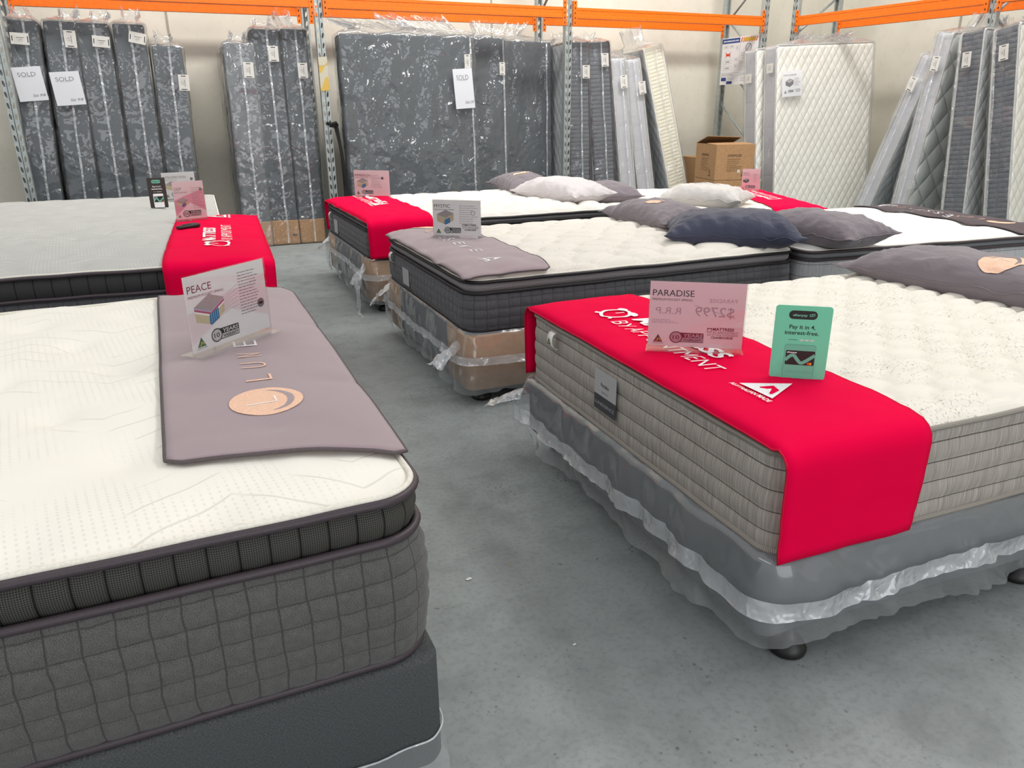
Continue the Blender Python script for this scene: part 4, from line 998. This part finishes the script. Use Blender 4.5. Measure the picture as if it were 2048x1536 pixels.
def beam(parent, p0, p1, z0, h, dp, zc_top=.0):
    """box beam with a stepped front face, and end connectors as its children"""
    a = Vector(p0); b_ = Vector(p1); d = (b_ - a).normalized(); nrm = Vector((d.y, -d.x)); L_ = (b_ - a).length
    prof = [(0, 0), (.004, .002), (.004, h * .28), (0, h * .31), (0, h * .72), (.004, h * .75), (.004, h - .002), (0, h), (-dp, h), (-dp, 0)]
    V = []; n = len(prof)
    for P in (a, b_):
        for off, z in prof: q = P + nrm * (off + dp / 2); V.append((q.x, q.y, z0 + z))
    F = [(i, (i + 1) % n, n + (i + 1) % n, n + i) for i in range(n)] + [tuple(range(n)), tuple(reversed(range(n, 2 * n)))]
    o = mk('beam', V, F, M['orange'], parent, smooth=False)
    for P, s in ((a, 1), (b_, -1)):
        c = P + nrm * (dp / 2 + .006); e = P + d * s * .045 + nrm * (dp / 2 + .006); t = P + nrm * (-dp / 2)
        zz0, zz1 = z0 - .075, z0 + h + .07
        V = [(c.x, c.y, zz0), (e.x, e.y, zz0), (e.x, e.y, zz1), (c.x, c.y, zz1), (t.x, t.y, zz0), (t.x, t.y, zz1)]
        k = mk('end_connector', V, [(0, 1, 2, 3), (0, 3, 5, 4)], M['orange'], o, smooth=False); solid(k, .004, 0)
        hv = []; hf = []
        for q in range(5):
            zc = zz0 + (zz1 - zz0) * (q + .5) / 5; mid = P + d * s * .022 + nrm * (dp / 2 + .0085)
            i0 = len(hv); hv += [(mid.x + d.x * .006 * math.cos(t_), mid.y + d.y * .006 * math.cos(t_), zc + .011 * math.sin(t_)) for t_ in [PI / 4 * u for u in range(8)]]; hf.append(tuple(range(i0, i0 + 8)))
        nv_ = len(V); hm = bpy.data.meshes.new('end_connector'); hm.from_pydata(V + hv, [], [(0, 1, 2, 3), (0, 3, 5, 4)] + [tuple(i + nv_ for i in f) for f in hf]); hm.materials.append(M['orange']); hm.materials.append(M['hole'])
        for q_ in list(hm.polygons)[2:]: q_.material_index = 1
        k.data = hm
    return o
def brace(parent, p, q, w_=.035):
    a, b_ = Vector(p), Vector(q); return tube('brace', [a, b_], w_ / 2, M['galv'], parent, n=4)
ZB = 2.394
ub = [(-1.2335 + 2.8834 * k, 8.7262) for k in range(4)]
rk = empty('pallet_rack', (ub[0][0], 8.73, 0), 0, 'pallet rack with orange beams and galvanised slotted posts along the back wall', 'pallet rack')
def rel(o, e): o.parent = e; o.matrix_parent_inverse = Matrix.Translation(-Vector(e.location)); return o
def reparent_all(root, before):
    for o in list(COL.objects):
        if o.name not in before and o.parent is None and o is not root:
            o.parent = root; o.matrix_parent_inverse = (Matrix.Translation(root.location) @ Matrix.Rotation(root.rotation_euler.z, 4, 'Z')).inverted()
names = set(o.name for o in COL.objects)
rear = .82
for k, (x, y) in enumerate(ub):
    perf_post('upright', x, y + .03, 0, 3.4, .085, .07, None); perf_post('upright', x, y + rear, 0, 3.4, .085, .07, None, PI)
    for z in ((.35, 1.45, 2.5) if k == 3 else (2.5,)):
        brace(None, (x, y + .05, z + (.55 if int(z * 10) % 2 else 0)), (x, y + rear - .03, z + (0 if int(z * 10) % 2 else .55)))
        brace(None, (x, y + .05, z + .55), (x, y + rear - .03, z + 1.1))
    mk('post_foot', [(x - .06, y - .03, .004), (x + .06, y - .03, .004), (x + .06, y + .1, .004), (x - .06, y + .1, .004)], [(0, 1, 2, 3)], M['galv'], smooth=False)
ZR = 0.0
for k in range(3):
    beam(None, (ub[k][0] + .046, 8.7262), (ub[k + 1][0] - .046, 8.7262), ZB, .115, .045)
    beam(None, (ub[k][0] + .046, 8.7262 + rear), (ub[k + 1][0] - .046, 8.7262 + rear), ZB, .115, .045)
beam(None, (ub[0][0] - 2.8, 8.7262), (ub[0][0] - .046, 8.7262), ZB, .115, .045)
# tape on the second post
for z, h, m_ in ((1.62, .32, 'ltape'), (1.78, .10, 'ytape'), (1.60, .14, 'ytape')):
    x, y = ub[1]; solid(mk('wrapped_tape', [(x - .046, y + .0, z), (x - .044, y - .012, z), (x + .044, y - .012, z + .01), (x + .046, y + .0, z), (x - .046, y + .0, z + h), (x - .044, y - .012, z + h - .01), (x + .044, y - .012, z + h), (x + .046, y + .0, z + h)], [(0, 1, 5, 4), (1, 2, 6, 5), (2, 3, 7, 6)], M[m_], smooth=False), .001)
reparent_all(rk, names)
ur = [(7.79, 8.62), (8.06, 6.03), (8.33, 3.44)]
rk2 = empty('pallet_rack', (7.79, 8.6, 0), 0, 'pallet rack with orange beams along the right wall', 'pallet rack')
names = set(o.name for o in COL.objects)
dv = (Vector(ur[1]) - Vector(ur[0])).normalized(); nv = Vector((-dv.y, dv.x)); rz_ = math.atan2(nv.y, nv.x) - PI / 2
for k, p in enumerate(ur):
    p = Vector(p); q = p + nv * rear
    perf_post('upright', p.x + nv.x * .03, p.y + nv.y * .03, 0, 3.4, .085, .07, None, rz_); perf_post('upright', q.x, q.y, 0, 3.4, .085, .07, None, rz_ + PI)
    for z in (.3, 1.3, 2.3):
        brace(None, (p.x + nv.x * .05, p.y + nv.y * .05, z), (q.x, q.y, z + .5)); brace(None, (q.x, q.y, z + .5), (p.x + nv.x * .05, p.y + nv.y * .05, z + 1.0))
for k in range(2):
    a, b_ = Vector(ur[k]) + dv * .046, Vector(ur[k + 1]) - dv * .046
    beam(None, b_[:], a[:], ZB, .115, .045) if False else beam(None, a[:], b_[:], ZB, .115, .045)
    beam(None, (a + nv * rear)[:], (b_ + nv * rear)[:], ZB, .115, .045)
reparent_all(rk2, names)
# safe working load board on the corner frame
e = empty('load_notice_board', (7.355, 9.13, 1.70), -PI / 2, 'white safe working load notice board hung on the corner rack frame', 'notice board')
w_, h = .74, .60
V = [(a, b_, c) for c in (0, h) for b_ in (0, .004) for a in (-w_ / 2, w_ / 2)]
mk('board', V, [(0, 2, 3, 1), (4, 5, 7, 6), (0, 1, 5, 4), (2, 6, 7, 3), (0, 4, 6, 2), (1, 3, 7, 5)], M['paper'], e, smooth=False)
p = Print(); p.rect(0, .53, .28, .06, 'navyink'); p.text('SAFE WORKING UNIT LOADS', .02, .55, .24, .018, 'whiteink', .03)
for k in range(8): p.poly([(.29 + k * .033, .53), (.305 + k * .033, .53), (.325 + k * .033, .59), (.31 + k * .033, .59)], 'redm')
p.rect(.33, .54, .19, .04, 'gold', 2); p.rect(.285, .03, .002, .5, 'grayink'); p.rect(0, .15, .56, .002, 'grayink'); p.rect(0, .11, .56, .002, 'grayink')
for (x, y, ww, hh, s_) in ((.03, .47, .07, .035, '1500'), (.12, .47, .07, .035, '1500'), (.04, .27, .13, .05, '3000'), (.04, .19, .13, .05, '6000'), (.21, .30, .06, .04, '1525'), (.21, .22, .06, .04, '1525'), (.23, .44, .035, .05, 'L')):
    p.rect(x, y, ww, .0015, 'grayink'); p.rect(x, y + hh, ww, .0015, 'grayink'); p.rect(x, y, .0015, hh, 'grayink'); p.rect(x + ww, y, .0015, hh, 'grayink'); p.text(s_, x + ww / 2, y + hh * .35, ww * .5, hh * .35, 'grayink', .02, anchor='c')
p.rect(.07, .37, .07, .028, 'redm'); p.band([(.06, .35), (.15, .42)], .006, 'redm'); p.band([(.15, .35), (.06, .42)], .006, 'redm')
p.disc(.42, .46, .045, .05, 'navyink', 2, 1, 28, .88); p.band([(.39, .42), (.45, .5)], .005, 'navyink')
p.text('IT IS DANGEROUS', .31, .385, .22, .018, 'grayink'); p.text('TO CLIMB RACKING', .31, .355, .22, .018, 'grayink'); p.text('AT ANY TIME', .34, .325, .16, .018, 'grayink')
p.lines(.30, .29, .23, 9, .015, .004, 'grayink'); p.lines(.02, .135, .24, 2, .012, .004, 'grayink'); p.lines(.31, .135, .2, 2, .012, .004, 'grayink')
p.rect(.02, .05, .08, .045, 'navyink', 2); p.rect(.11, .01, .09, .035, 'navyink', 2); p.rect(.46, .02, .07, .08, 'pinkd', 2); p.lines(.12, .085, .14, 2, .02, .004, 'grayink'); p.lines(.33, .085, .1, 3, .02, .004, 'grayink')
p.build('printed_artwork', e, lambda a, c, l: (a * .74 / .56 - w_ / 2, -.001 - l * .0005, c))
# black strap on the second post
e = empty('tie_down_strap', (1.69, 8.69, 0), 0, 'black webbing strap knotted round the slotted post and hanging down', 'strap')
tube('knot', [(-.06, -.015, 1.28), (-.02, -.045, 1.27), (.03, -.05, 1.285), (.05, -.02, 1.26), (.03, -.045, 1.25), (-.04, -.04, 1.26)], .017, M['strap'], e)
for dx, sw, l_ in ((.045, .03, 1.2), (.02, .05, 1.05)):
    V = []; F = []
    for i in range(26):
        f = i / 25; x = dx + sw * math.sin(f * 2.8) + .02 * f; y = -.035 + .012 * math.sin(f * 9 + sw * 60); tw = math.sin(f * 4 + dx * 30) * .8
        for s in (-1, 1): V.append((x + s * .02 * math.cos(tw), y + s * .02 * math.sin(tw), 1.27 - l_ * f))
    F = [(2 * i, 2 * i + 1, 2 * i + 3, 2 * i + 2) for i in range(25)]
    solid(mk('strap_tail', V, F, M['strap'], e), .0025)

# ------------------------------------------------------------------ standing stock in polythene
def bag(e, T_, D, H_, seed, amp=.016, face='-y', seam=True, tops=.13, seamx=0.05, mat='poly', gap=.015):
    def dsp(x, y, z, ax, sg):
        k = abs(nz(x * 2 + seed, y * 2, z * 1.2, 2.2)); k2 = abs(nz(x * 4 + z * 5, y * 4 + seed, z * 4, 1.9))
        return amp * (k * 1.3 + k2 * .8)
    rbox('polythene_bag', T_ + gap * 2, D + gap * 2, H_ + .012, .03, .045, M[mat], e, dsp, (0, D / 2, -.0))
    b_ = e.children[-1]
    # gathered top
    V = []; F = []; P, S = rr(T_ + .02, D + .02, .03, .04); n = len(P); rs = random.Random(seed)
    lev = [(0, 0, 1), (.03, .5, .85), (.06, .8, .6), (.10, .6, .42), (1.0, 1.0, .5)]
    hs = [0, .02, .045, .07, tops]; sc2 = [1.0, .86, .62, .40, .52]
    offx = (rs.random() - .5) * T_ * .6
    for h_, s_ in zip(hs, sc2):
        for j in range(n):
            x, y = P[j][0], P[j][1]; f = h_ / tops
            jit = .035 * f * nz(j * .9, h_ * 20, seed)
            V.append((x * s_ + offx * f + jit, D / 2 + y * s_ * (.7 if f > .5 else 1) + jit * .6, H_ + .008 + h_ + f * .09 * nz(j * .45, seed, 3)))
    for i in range(4):
        for j in range(n): F.append((i * n + j, i * n + (j + 1) % n, (i + 1) * n + (j + 1) % n, (i + 1) * n + j))
    mk('gathered_bag_top', V, F, M[mat], b_)
    if seam:
        V = []; F = []; N = 60
        for i in range(N + 1):
            z = .02 + (H_ - .03) * i / N; cx = T_ * seamx + .012 * nz(z * 1.2, seed, 0, 2.0); ww = .010 + .004 * nz(z, seed, 2, 8)
            for s in (-1, 0, 1): V.append((cx + s * ww, -gap - amp * 1.0 - .004 - .004 * abs(nz(z, s, seed, 12)), z))
        for i in range(N):
            for s in (0, 1): a = i * 3 + s; F.append((a, a + 1, a + 4, a + 3))
        mk('bag_seam', V, F, M['seam'], b_)
def stock_tag(e, x, z, w_=.10, h=.15, yy=-.058, rot=0, kind='1', mat='paperw'):
    cr, sr = math.cos(rot), math.sin(rot); f = lambda a, c, l: (x + a * cr - c * sr, yy - l * .0006, z + a * sr + c * cr)
    p = Print(); p.rect(-w_ / 2, -h / 2, w_, h, mat, 0); o = p.build('stock_label', e, f)
    p = Print(); p.rect(-w_ * .22, h * .38, w_ * .44, h * .05, 'ink'); p.rect(-w_ * .3, -h * .45, w_ * .55, h * .05, 'ink')
    p.band([(w_ * .08, h * .18), (w_ * .1, -h * .25)], .0035, 'ink'); p.band([(-w_ * .25, h * .0), (-w_ * .12, h * .1), (-w_ * .05, -.02), (-w_ * .2, -h * .12)], .002, 'ink'); p.lines(-w_ * .35, h * .27, w_ * .7, 5, h * .09, .0012, 'grayink')
    p.build('printed_artwork', o, f)
def sold(e, x, z, w_, h, rot, yy=-.063, small='Sat 9/8'):
    cr, sr = math.cos(rot), math.sin(rot); f = lambda a, c, l: (x + a * cr - c * sr, yy - l * .0006, z + a * sr + c * cr)
    p = Print(); p.rect(-w_ / 2, -h / 2, w_, h, 'notep', 0); o = p.build('sold_note', e, f); o['label'] = 'white handwritten SOLD note'; solid(o, .001, -1)
    p = Print(); p.text('SOLD', -w_ * .34, h * .22, w_ * .62, h * .13, 'grayink', -.005); p.rect(-w_ * .22, h * .2, w_ * .4, .002, 'grayink'); p.text(small, w_ * .0, -h * .38, w_ * .42, h * .08, 'ink', -.01, .3)
    p.build('handwriting', o, f)
def stand(name, label, cat, group, x0, y0, tilt, lean, rz, T_, D, H_, style, seed, tagpos=None, tagrot=0, cardb=False, soldn=None, seam=True, tops=.13, seamx=.05, amp=.016, mat='poly', tagsize=(.10, .15)):
    e = empty(name, (x0, y0, .006), rz, label, cat, group)
    e.rotation_mode = 'XYZ'; e.rotation_euler = (-lean, tilt, rz)
    if style == 'base':
        rbox('upholstered_box', T_, D, H_, .022, .05, M['base_b'], e, lambda x, y, z, ax, sg: .006 * nz(x * 2 + seed, y * 2, z * 2.2, 2.0) + .003 * nz(x + z * 3, z * 5, seed, 3), (0, D / 2, 0))
        if cardb: rbox('cardboard_end', T_ + .008, D + .008, .27, .018, .1, M['card'], e, None, (0, D / 2, .0))
    else:
        edge, broad, pip = style
        ax_b = 0 if T_ < D else 1
        rbox('quilted_body', T_, D, H_, .035, .05, [M[edge], M[broad]], e, lambda x, y, z, ax, sg: .004 * nz(x * 2 + seed, y * 2, z * 2, 2.0), (0, D / 2, 0), lambda ax, sg: 1 if ax == ax_b else 0)
        if ax_b == 0:
            for s in (-1, 1):
                pth = [(s * (T_ / 2 - .012), D / 2 + q[0], H_ / 2 + q[1]) for q in rr(D + .002, H_ + .002, .035, .08)[0]]; tube('edge_piping', pth, .011, M[pip], e, True, n=6)
        else:
            for s in (-1, 1):
                pth = [(q[0], D / 2 + s * (D / 2 - .012), H_ / 2 + q[1]) for q in rr(T_ + .002, H_ + .002, .035, .08)[0]]; tube('edge_piping', pth, .011, M[pip], e, True, n=6)
    bag(e, T_, D, H_, seed, amp, seam=seam, tops=tops, seamx=seamx, mat=mat)
    if tagpos: stock_tag(e, tagpos[0], tagpos[1], tagsize[0], tagsize[1], rot=tagrot)
    if soldn: sold(e, *soldn)
    return e
GB = 'bagged bed bases standing on end against the back wall'
def edge_on(label, xL, xR, xt, H_, style, seed, y=8.84, D=.765, grp=GB, name='bed_foundation', cat='bed base', lean=.05, **k):
    """xL,xR: floor extent; xt: lateral shift of the top"""
    return stand(name, label, cat, grp, (xL + xR) / 2, y, math.atan2(xt, H_), lean, 0, xR - xL, D, H_, style, seed, **k)
edge_on('leftmost bagged base on end, with a tilted SOLD note below its square label', -1.27, -1.02, .11, 2.22, 'base', 21, tagpos=(-.03, 2.05), tagrot=1.57, soldn=(.0, 1.66, .24, .30, .12))
edge_on('second bagged base from the left, with a SOLD note under an upright label', -.95, -.68, .08, 2.22, 'base', 22, tagpos=(.08, 2.06), soldn=(-.0, 1.62, .25, .30, .1))
edge_on('third bagged base from the left, its label turned sideways and no SOLD note', -.64, -.36, .04, 2.21, 'base', 23, tagpos=(.06, 2.04), tagrot=1.5)
edge_on('fourth bagged base from the left, its wide label near the top', -.33, -.05, .04, 2.21, 'base', 24, tagpos=(.07, 2.08), tagrot=1.4, tops=.16)
edge_on('short bagged base, fifth from the left, with its label hanging low', -.03, .25, .06, 2.02, 'base', 25, tagpos=(.12, 1.68))
edge_on('leftmost of the three kraft-ended bagged bases, in dusty plastic', .68, .96, .03, 2.06, 'base', 26, tagpos=(.07, 1.80), cardb=True, mat='poly_d', D=.9)
edge_on('middle bagged base of the trio with kraft cardboard ends', .97, 1.255, .01, 2.20, 'base', 27, tagpos=(.06, 1.96), cardb=True)
edge_on('bagged base with a kraft end, right of the trio against the slotted post', 1.27, 1.54, .01, 2.21, 'base', 28, tagpos=(.05, 1.80), cardb=True, tops=.2)
stand('bed_foundation', 'large dark bagged base turned broadside to the room with a SOLD note', 'bed base', GB, 2.60, 8.68, 0, .05, 0, 1.50, .25, 2.17, 'base', 31, tagpos=(.66, 1.90), soldn=(.60, 1.62, .23, .42, .06, -.07, 'Salise 5/8'), seamx=.47, amp=.03, tagsize=(.07, .16))
stand('bed_foundation', 'dark bagged base broadside, half hidden behind the large one with the SOLD note', 'bed base', GB, 3.12, 8.98, 0, .04, 0, 1.50, .2, 2.19, 'base', 32, tagpos=(.68, 1.85), seamx=.47, amp=.025, tagsize=(.07, .14), tops=.2)
stand('bed_foundation', 'dark bagged base broadside, left of the second slotted post', 'bed base', GB, 3.88, 9.22, 0, .035, 0, 1.42, .2, 2.18, 'base', 33, seamx=.44, amp=.02, tops=.2)
GM = 'bagged mattresses standing on end against the back wall'
dk = ('q_dk', 'q_gl', 'pipe'); lg = ('q_lg', 'q_gl', 'tape_l')
kw = dict(grp=GM, name='mattress', cat='mattress')
edge_on('graphite quilted bagged mattress on end, just right of the second slotted post', 4.66, 4.97, -.03, 2.16, dk, 41, tagpos=(.07, 1.82), **kw)
edge_on('graphite quilted bagged mattress on end, its label near the top corner', 5.04, 5.36, -.14, 2.17, dk, 42, tagpos=(.05, 1.96), **kw)
edge_on('pale grey bagged mattress on end beside the graphite pair', 5.45, 5.68, -.22, 2.0, lg, 43, tagpos=(.02, 1.72), **kw)
edge_on('pale grey bagged mattress on end beside the cream one', 5.73, 5.99, -.33, 2.0, lg, 44, tagpos=(.08, 1.65), **kw)
edge_on('cream bagged mattress tilting left, near the cardboard boxes', 6.26, 6.55, -.58, 2.20, ('q_cream', 'q_gl', 'pipe_w'), 45, tops=.26, mat='poly_d', **kw)
s18 = stand('mattress', 'pale grey bagged mattress behind the white diamond-quilted one in the corner', 'mattress', GM, 7.86, 8.16, -.055, .07, math.radians(-4), 1.50, .24, 2.13, ('q_lg', 'q_white', 'tape_l'), 52, seam=False, tops=.14, amp=.02)
def edge_tag(e, T_, z, y, w_=.13, h=.11):
    x = -T_ / 2 - .045
    for q in range(2):
        p = Print()
        if q == 0: p.rect(-w_ / 2, -h / 2, w_, h, 'paperw', 0); o = p.build('stock_label', e, lambda a, c, l: (x, y - a, z + c))
        else: p.lines(-w_ * .3, h * .25, w_ * .6, 4, h * .14, .0015, 'grayink'); p.band([(-.01, -.02), (.012, .03)], .003, 'ink'); p.build('printed_artwork', o, lambda a, c, l: (x - .001 - l * .0005, y - a, z + c))
edge_tag(s18, 1.5, 1.80, .10)
s19 = stand('mattress', 'white diamond-quilted bagged mattress standing broadside in the corner', 'mattress', GM, 7.92, 7.88, -.045, .07, math.radians(-4), 1.50, .24, 2.15, ('q_lg', 'q_white', 'tape_l'), 53, seam=False, tops=.12, amp=.02)
edge_tag(s19, 1.5, 1.90, .08)
p = Print(); p.rect(-.15, -.15, .30, .30, 'notep', 0); fn19 = lambda a, c, l: (-.56 + a - c * .03, -.06 - l * .0006, 1.70 + c + a * .03)
o = p.build('product_sheet', s19, fn19); p = Print(); p.text('FOAM SUPREME', -.13, .09, .19, .02, 'grayink'); p.cube(-.10, -.02, .12, 'cgrey', 'grayink', 'grayink'); p.triangle_mark(-.12, -.11, .035, 'ink', 'notep'); p.warranty(-.06, -.10, .025, 'ink', 'notep'); p.lines(.03, .06, .09, 7, .014, .003, 'grayink'); mba(p, .04, -.09, .09, 'grayink'); p.build('printed_artwork', o, fn19)
# right wall group: edges face -x, leaning towards the camera
GR = 'bagged mattresses leaning along the right wall'
def right_on(label, yN, yF, yt, H_, style, seed, x=7.95, D=1.1, **k):
    """yN..yF floor extent of the edge, yt: shift of the top along y (negative = towards the camera)"""
    ln = math.hypot(H_, yt)
    return stand('mattress', label, 'mattress', GR, x, (yN + yF) / 2, math.atan2(-yt, H_), .0, -PI / 2 + PI, yF - yN, D, ln, style, seed, **k) if False else _right(label, yN, yF, yt, ln, style, seed, x, D, **k)
def _right(label, yN, yF, yt, H_, style, seed, x, D, **k):
    # local x (thickness) -> world -y ; local y (depth) -> world +x : rotate -90 deg about z
    return stand('mattress', label, 'mattress', GR, x, (yN + yF) / 2, math.asin(-yt / H_), 0.02, -PI / 2, yF - yN, D, H_, style, seed, **k)
right_on('steeply leaning pale grey bagged mattress, first along the right wall from the corner', 7.20, 7.42, -.66, 1.92, ('q_lg', 'q_gl', 'tape_l'), 61, tagpos=(-.02, 1.72), tops=.14, mat='poly_d')
right_on('leaning pale grey bagged mattress with a large puffed white face', 6.62, 6.84, -.24, 2.15, ('q_lg', 'q_big', 'tape_l'), 62, tagpos=(.02, 1.85), tops=.2, mat='poly_d')
right_on('charcoal quilted bagged mattress along the right wall, left of the right rack post', 5.74, 6.02, .20, 2.13, ('q_dk', 'q_gl', 'tape_l'), 63, x=7.85, tagpos=(-.0, 1.86), seamx=-.42)
right_on('charcoal quilted bagged mattress beside the right frame edge, the last along the wall', 5.22, 5.50, .36, 2.14, ('q_dk', 'q_white', 'tape_l'), 64, x=7.85, tagpos=(.02, 1.92), seamx=-.3)

# ------------------------------------------------------------------ cardboard boxes
def carton(label, x, y, z, rz, sx, sy, sz, text=True, flaps=False, group='kraft cartons in the corner'):
    e = empty('cardboard_box', (x, y, z), rz, label, 'cardboard box', group)
    hx, hy = sx / 2, sy / 2
    V = [(-hx, -hy, 0), (hx, -hy, 0), (hx, hy, 0), (-hx, hy, 0), (-hx, -hy, sz), (hx, -hy, sz), (hx, hy, sz), (-hx, hy, sz)]
    F = [(0, 3, 2, 1), (0, 1, 5, 4), (1, 2, 6, 5), (2, 3, 7, 6), (3, 0, 4, 7)] + ([] if flaps else [(4, 5, 6, 7)])
    o = mk('carton_body', V, F, M['card'], e, smooth=False); solid(o, .005, -1)
    if flaps:
        fl = [((-hx, -hy, sz), (hx, -hy, sz), (hx, -hy + hy * .95, sz + .015), (-hx, -hy + hy * .95, sz + .01)), ((-hx, hy, sz), (hx, hy, sz), (hx * .9, hy * .1, sz + .07), (-hx * .9, hy * .1, sz + .09)), ((-hx, -hy, sz), (-hx, hy, sz), (-hx - .02, hy * .9, sz + .01), (-hx - .02, -hy * .9, sz + .01))]
        for q in fl[:2]: solid(mk('top_flap', list(q), [(0, 1, 2, 3)], M['card'], e, smooth=False), .005, -1)
    if text:
        for ang in (0, 1):
            p = Print(); w_ = sx if ang == 0 else sy
            p.text('LINENHOUSE', w_ * .30, sz * .66, w_ * .36, sz * .07, 'ink', .0); p.lines(w_ * .30, sz * .58, w_ * .42, 7, sz * .055, sz * .02, 'cardin', rnd=.5)
            p.poly([(w_ * .68, sz * .10), (w_ * .80, sz * .10), (w_ * .74, sz * .30)], 'ink', 1); p.poly([(w_ * .70, sz * .12), (w_ * .78, sz * .12), (w_ * .74, sz * .25)], 'card', 2)
            if ang == 0: p.rect(w_ * .58, sz * .2, w_ * .07, sz * .09, 'paper')
            f = (lambda a, c, l: (a - hx, -hy - .001 - l * .0005, c)) if ang == 0 else (lambda a, c, l: (-hx - .001 - l * .0005, hy - a, c))
            p.build('printed_lettering', e, f)
    return e
cr_ = math.radians(-5)
cr_ = math.radians(-12)
carton('open kraft box on top of the stack in the corner', 6.49, 8.17, .558, cr_, .51, .58, .42, True, True)
carton('closed kraft box under the open one', 6.49, 8.17, .0, cr_, .51, .58, .553)
carton('kraft box half hidden to the left of the stacked boxes', 6.90, 9.22, .0, 0, .42, .4, .76, False)

# small scraps on the floor
for i, (x, y, s_) in enumerate(((.86, 1.56, .007), (.70, 1.98, .012), (1.03, .98, .006))):
    V = [(s_ * (1 + .5 * nz(k, i, 0, 3)) * math.cos(k * 1.05), s_ * .6 * math.sin(k * 1.05), .0015 + .002 * (k & 1)) for k in range(6)]
    tag(mk('paper_scrap', V, [tuple(range(6))], M['scuff'], loc=(x, y, 0), smooth=False), ['tiny white scrap on the aisle floor nearest the left bed', 'tiny white scrap on the floor farther up the aisle', 'tiny white scrap on the floor in front of the right bed'][i], 'scrap')
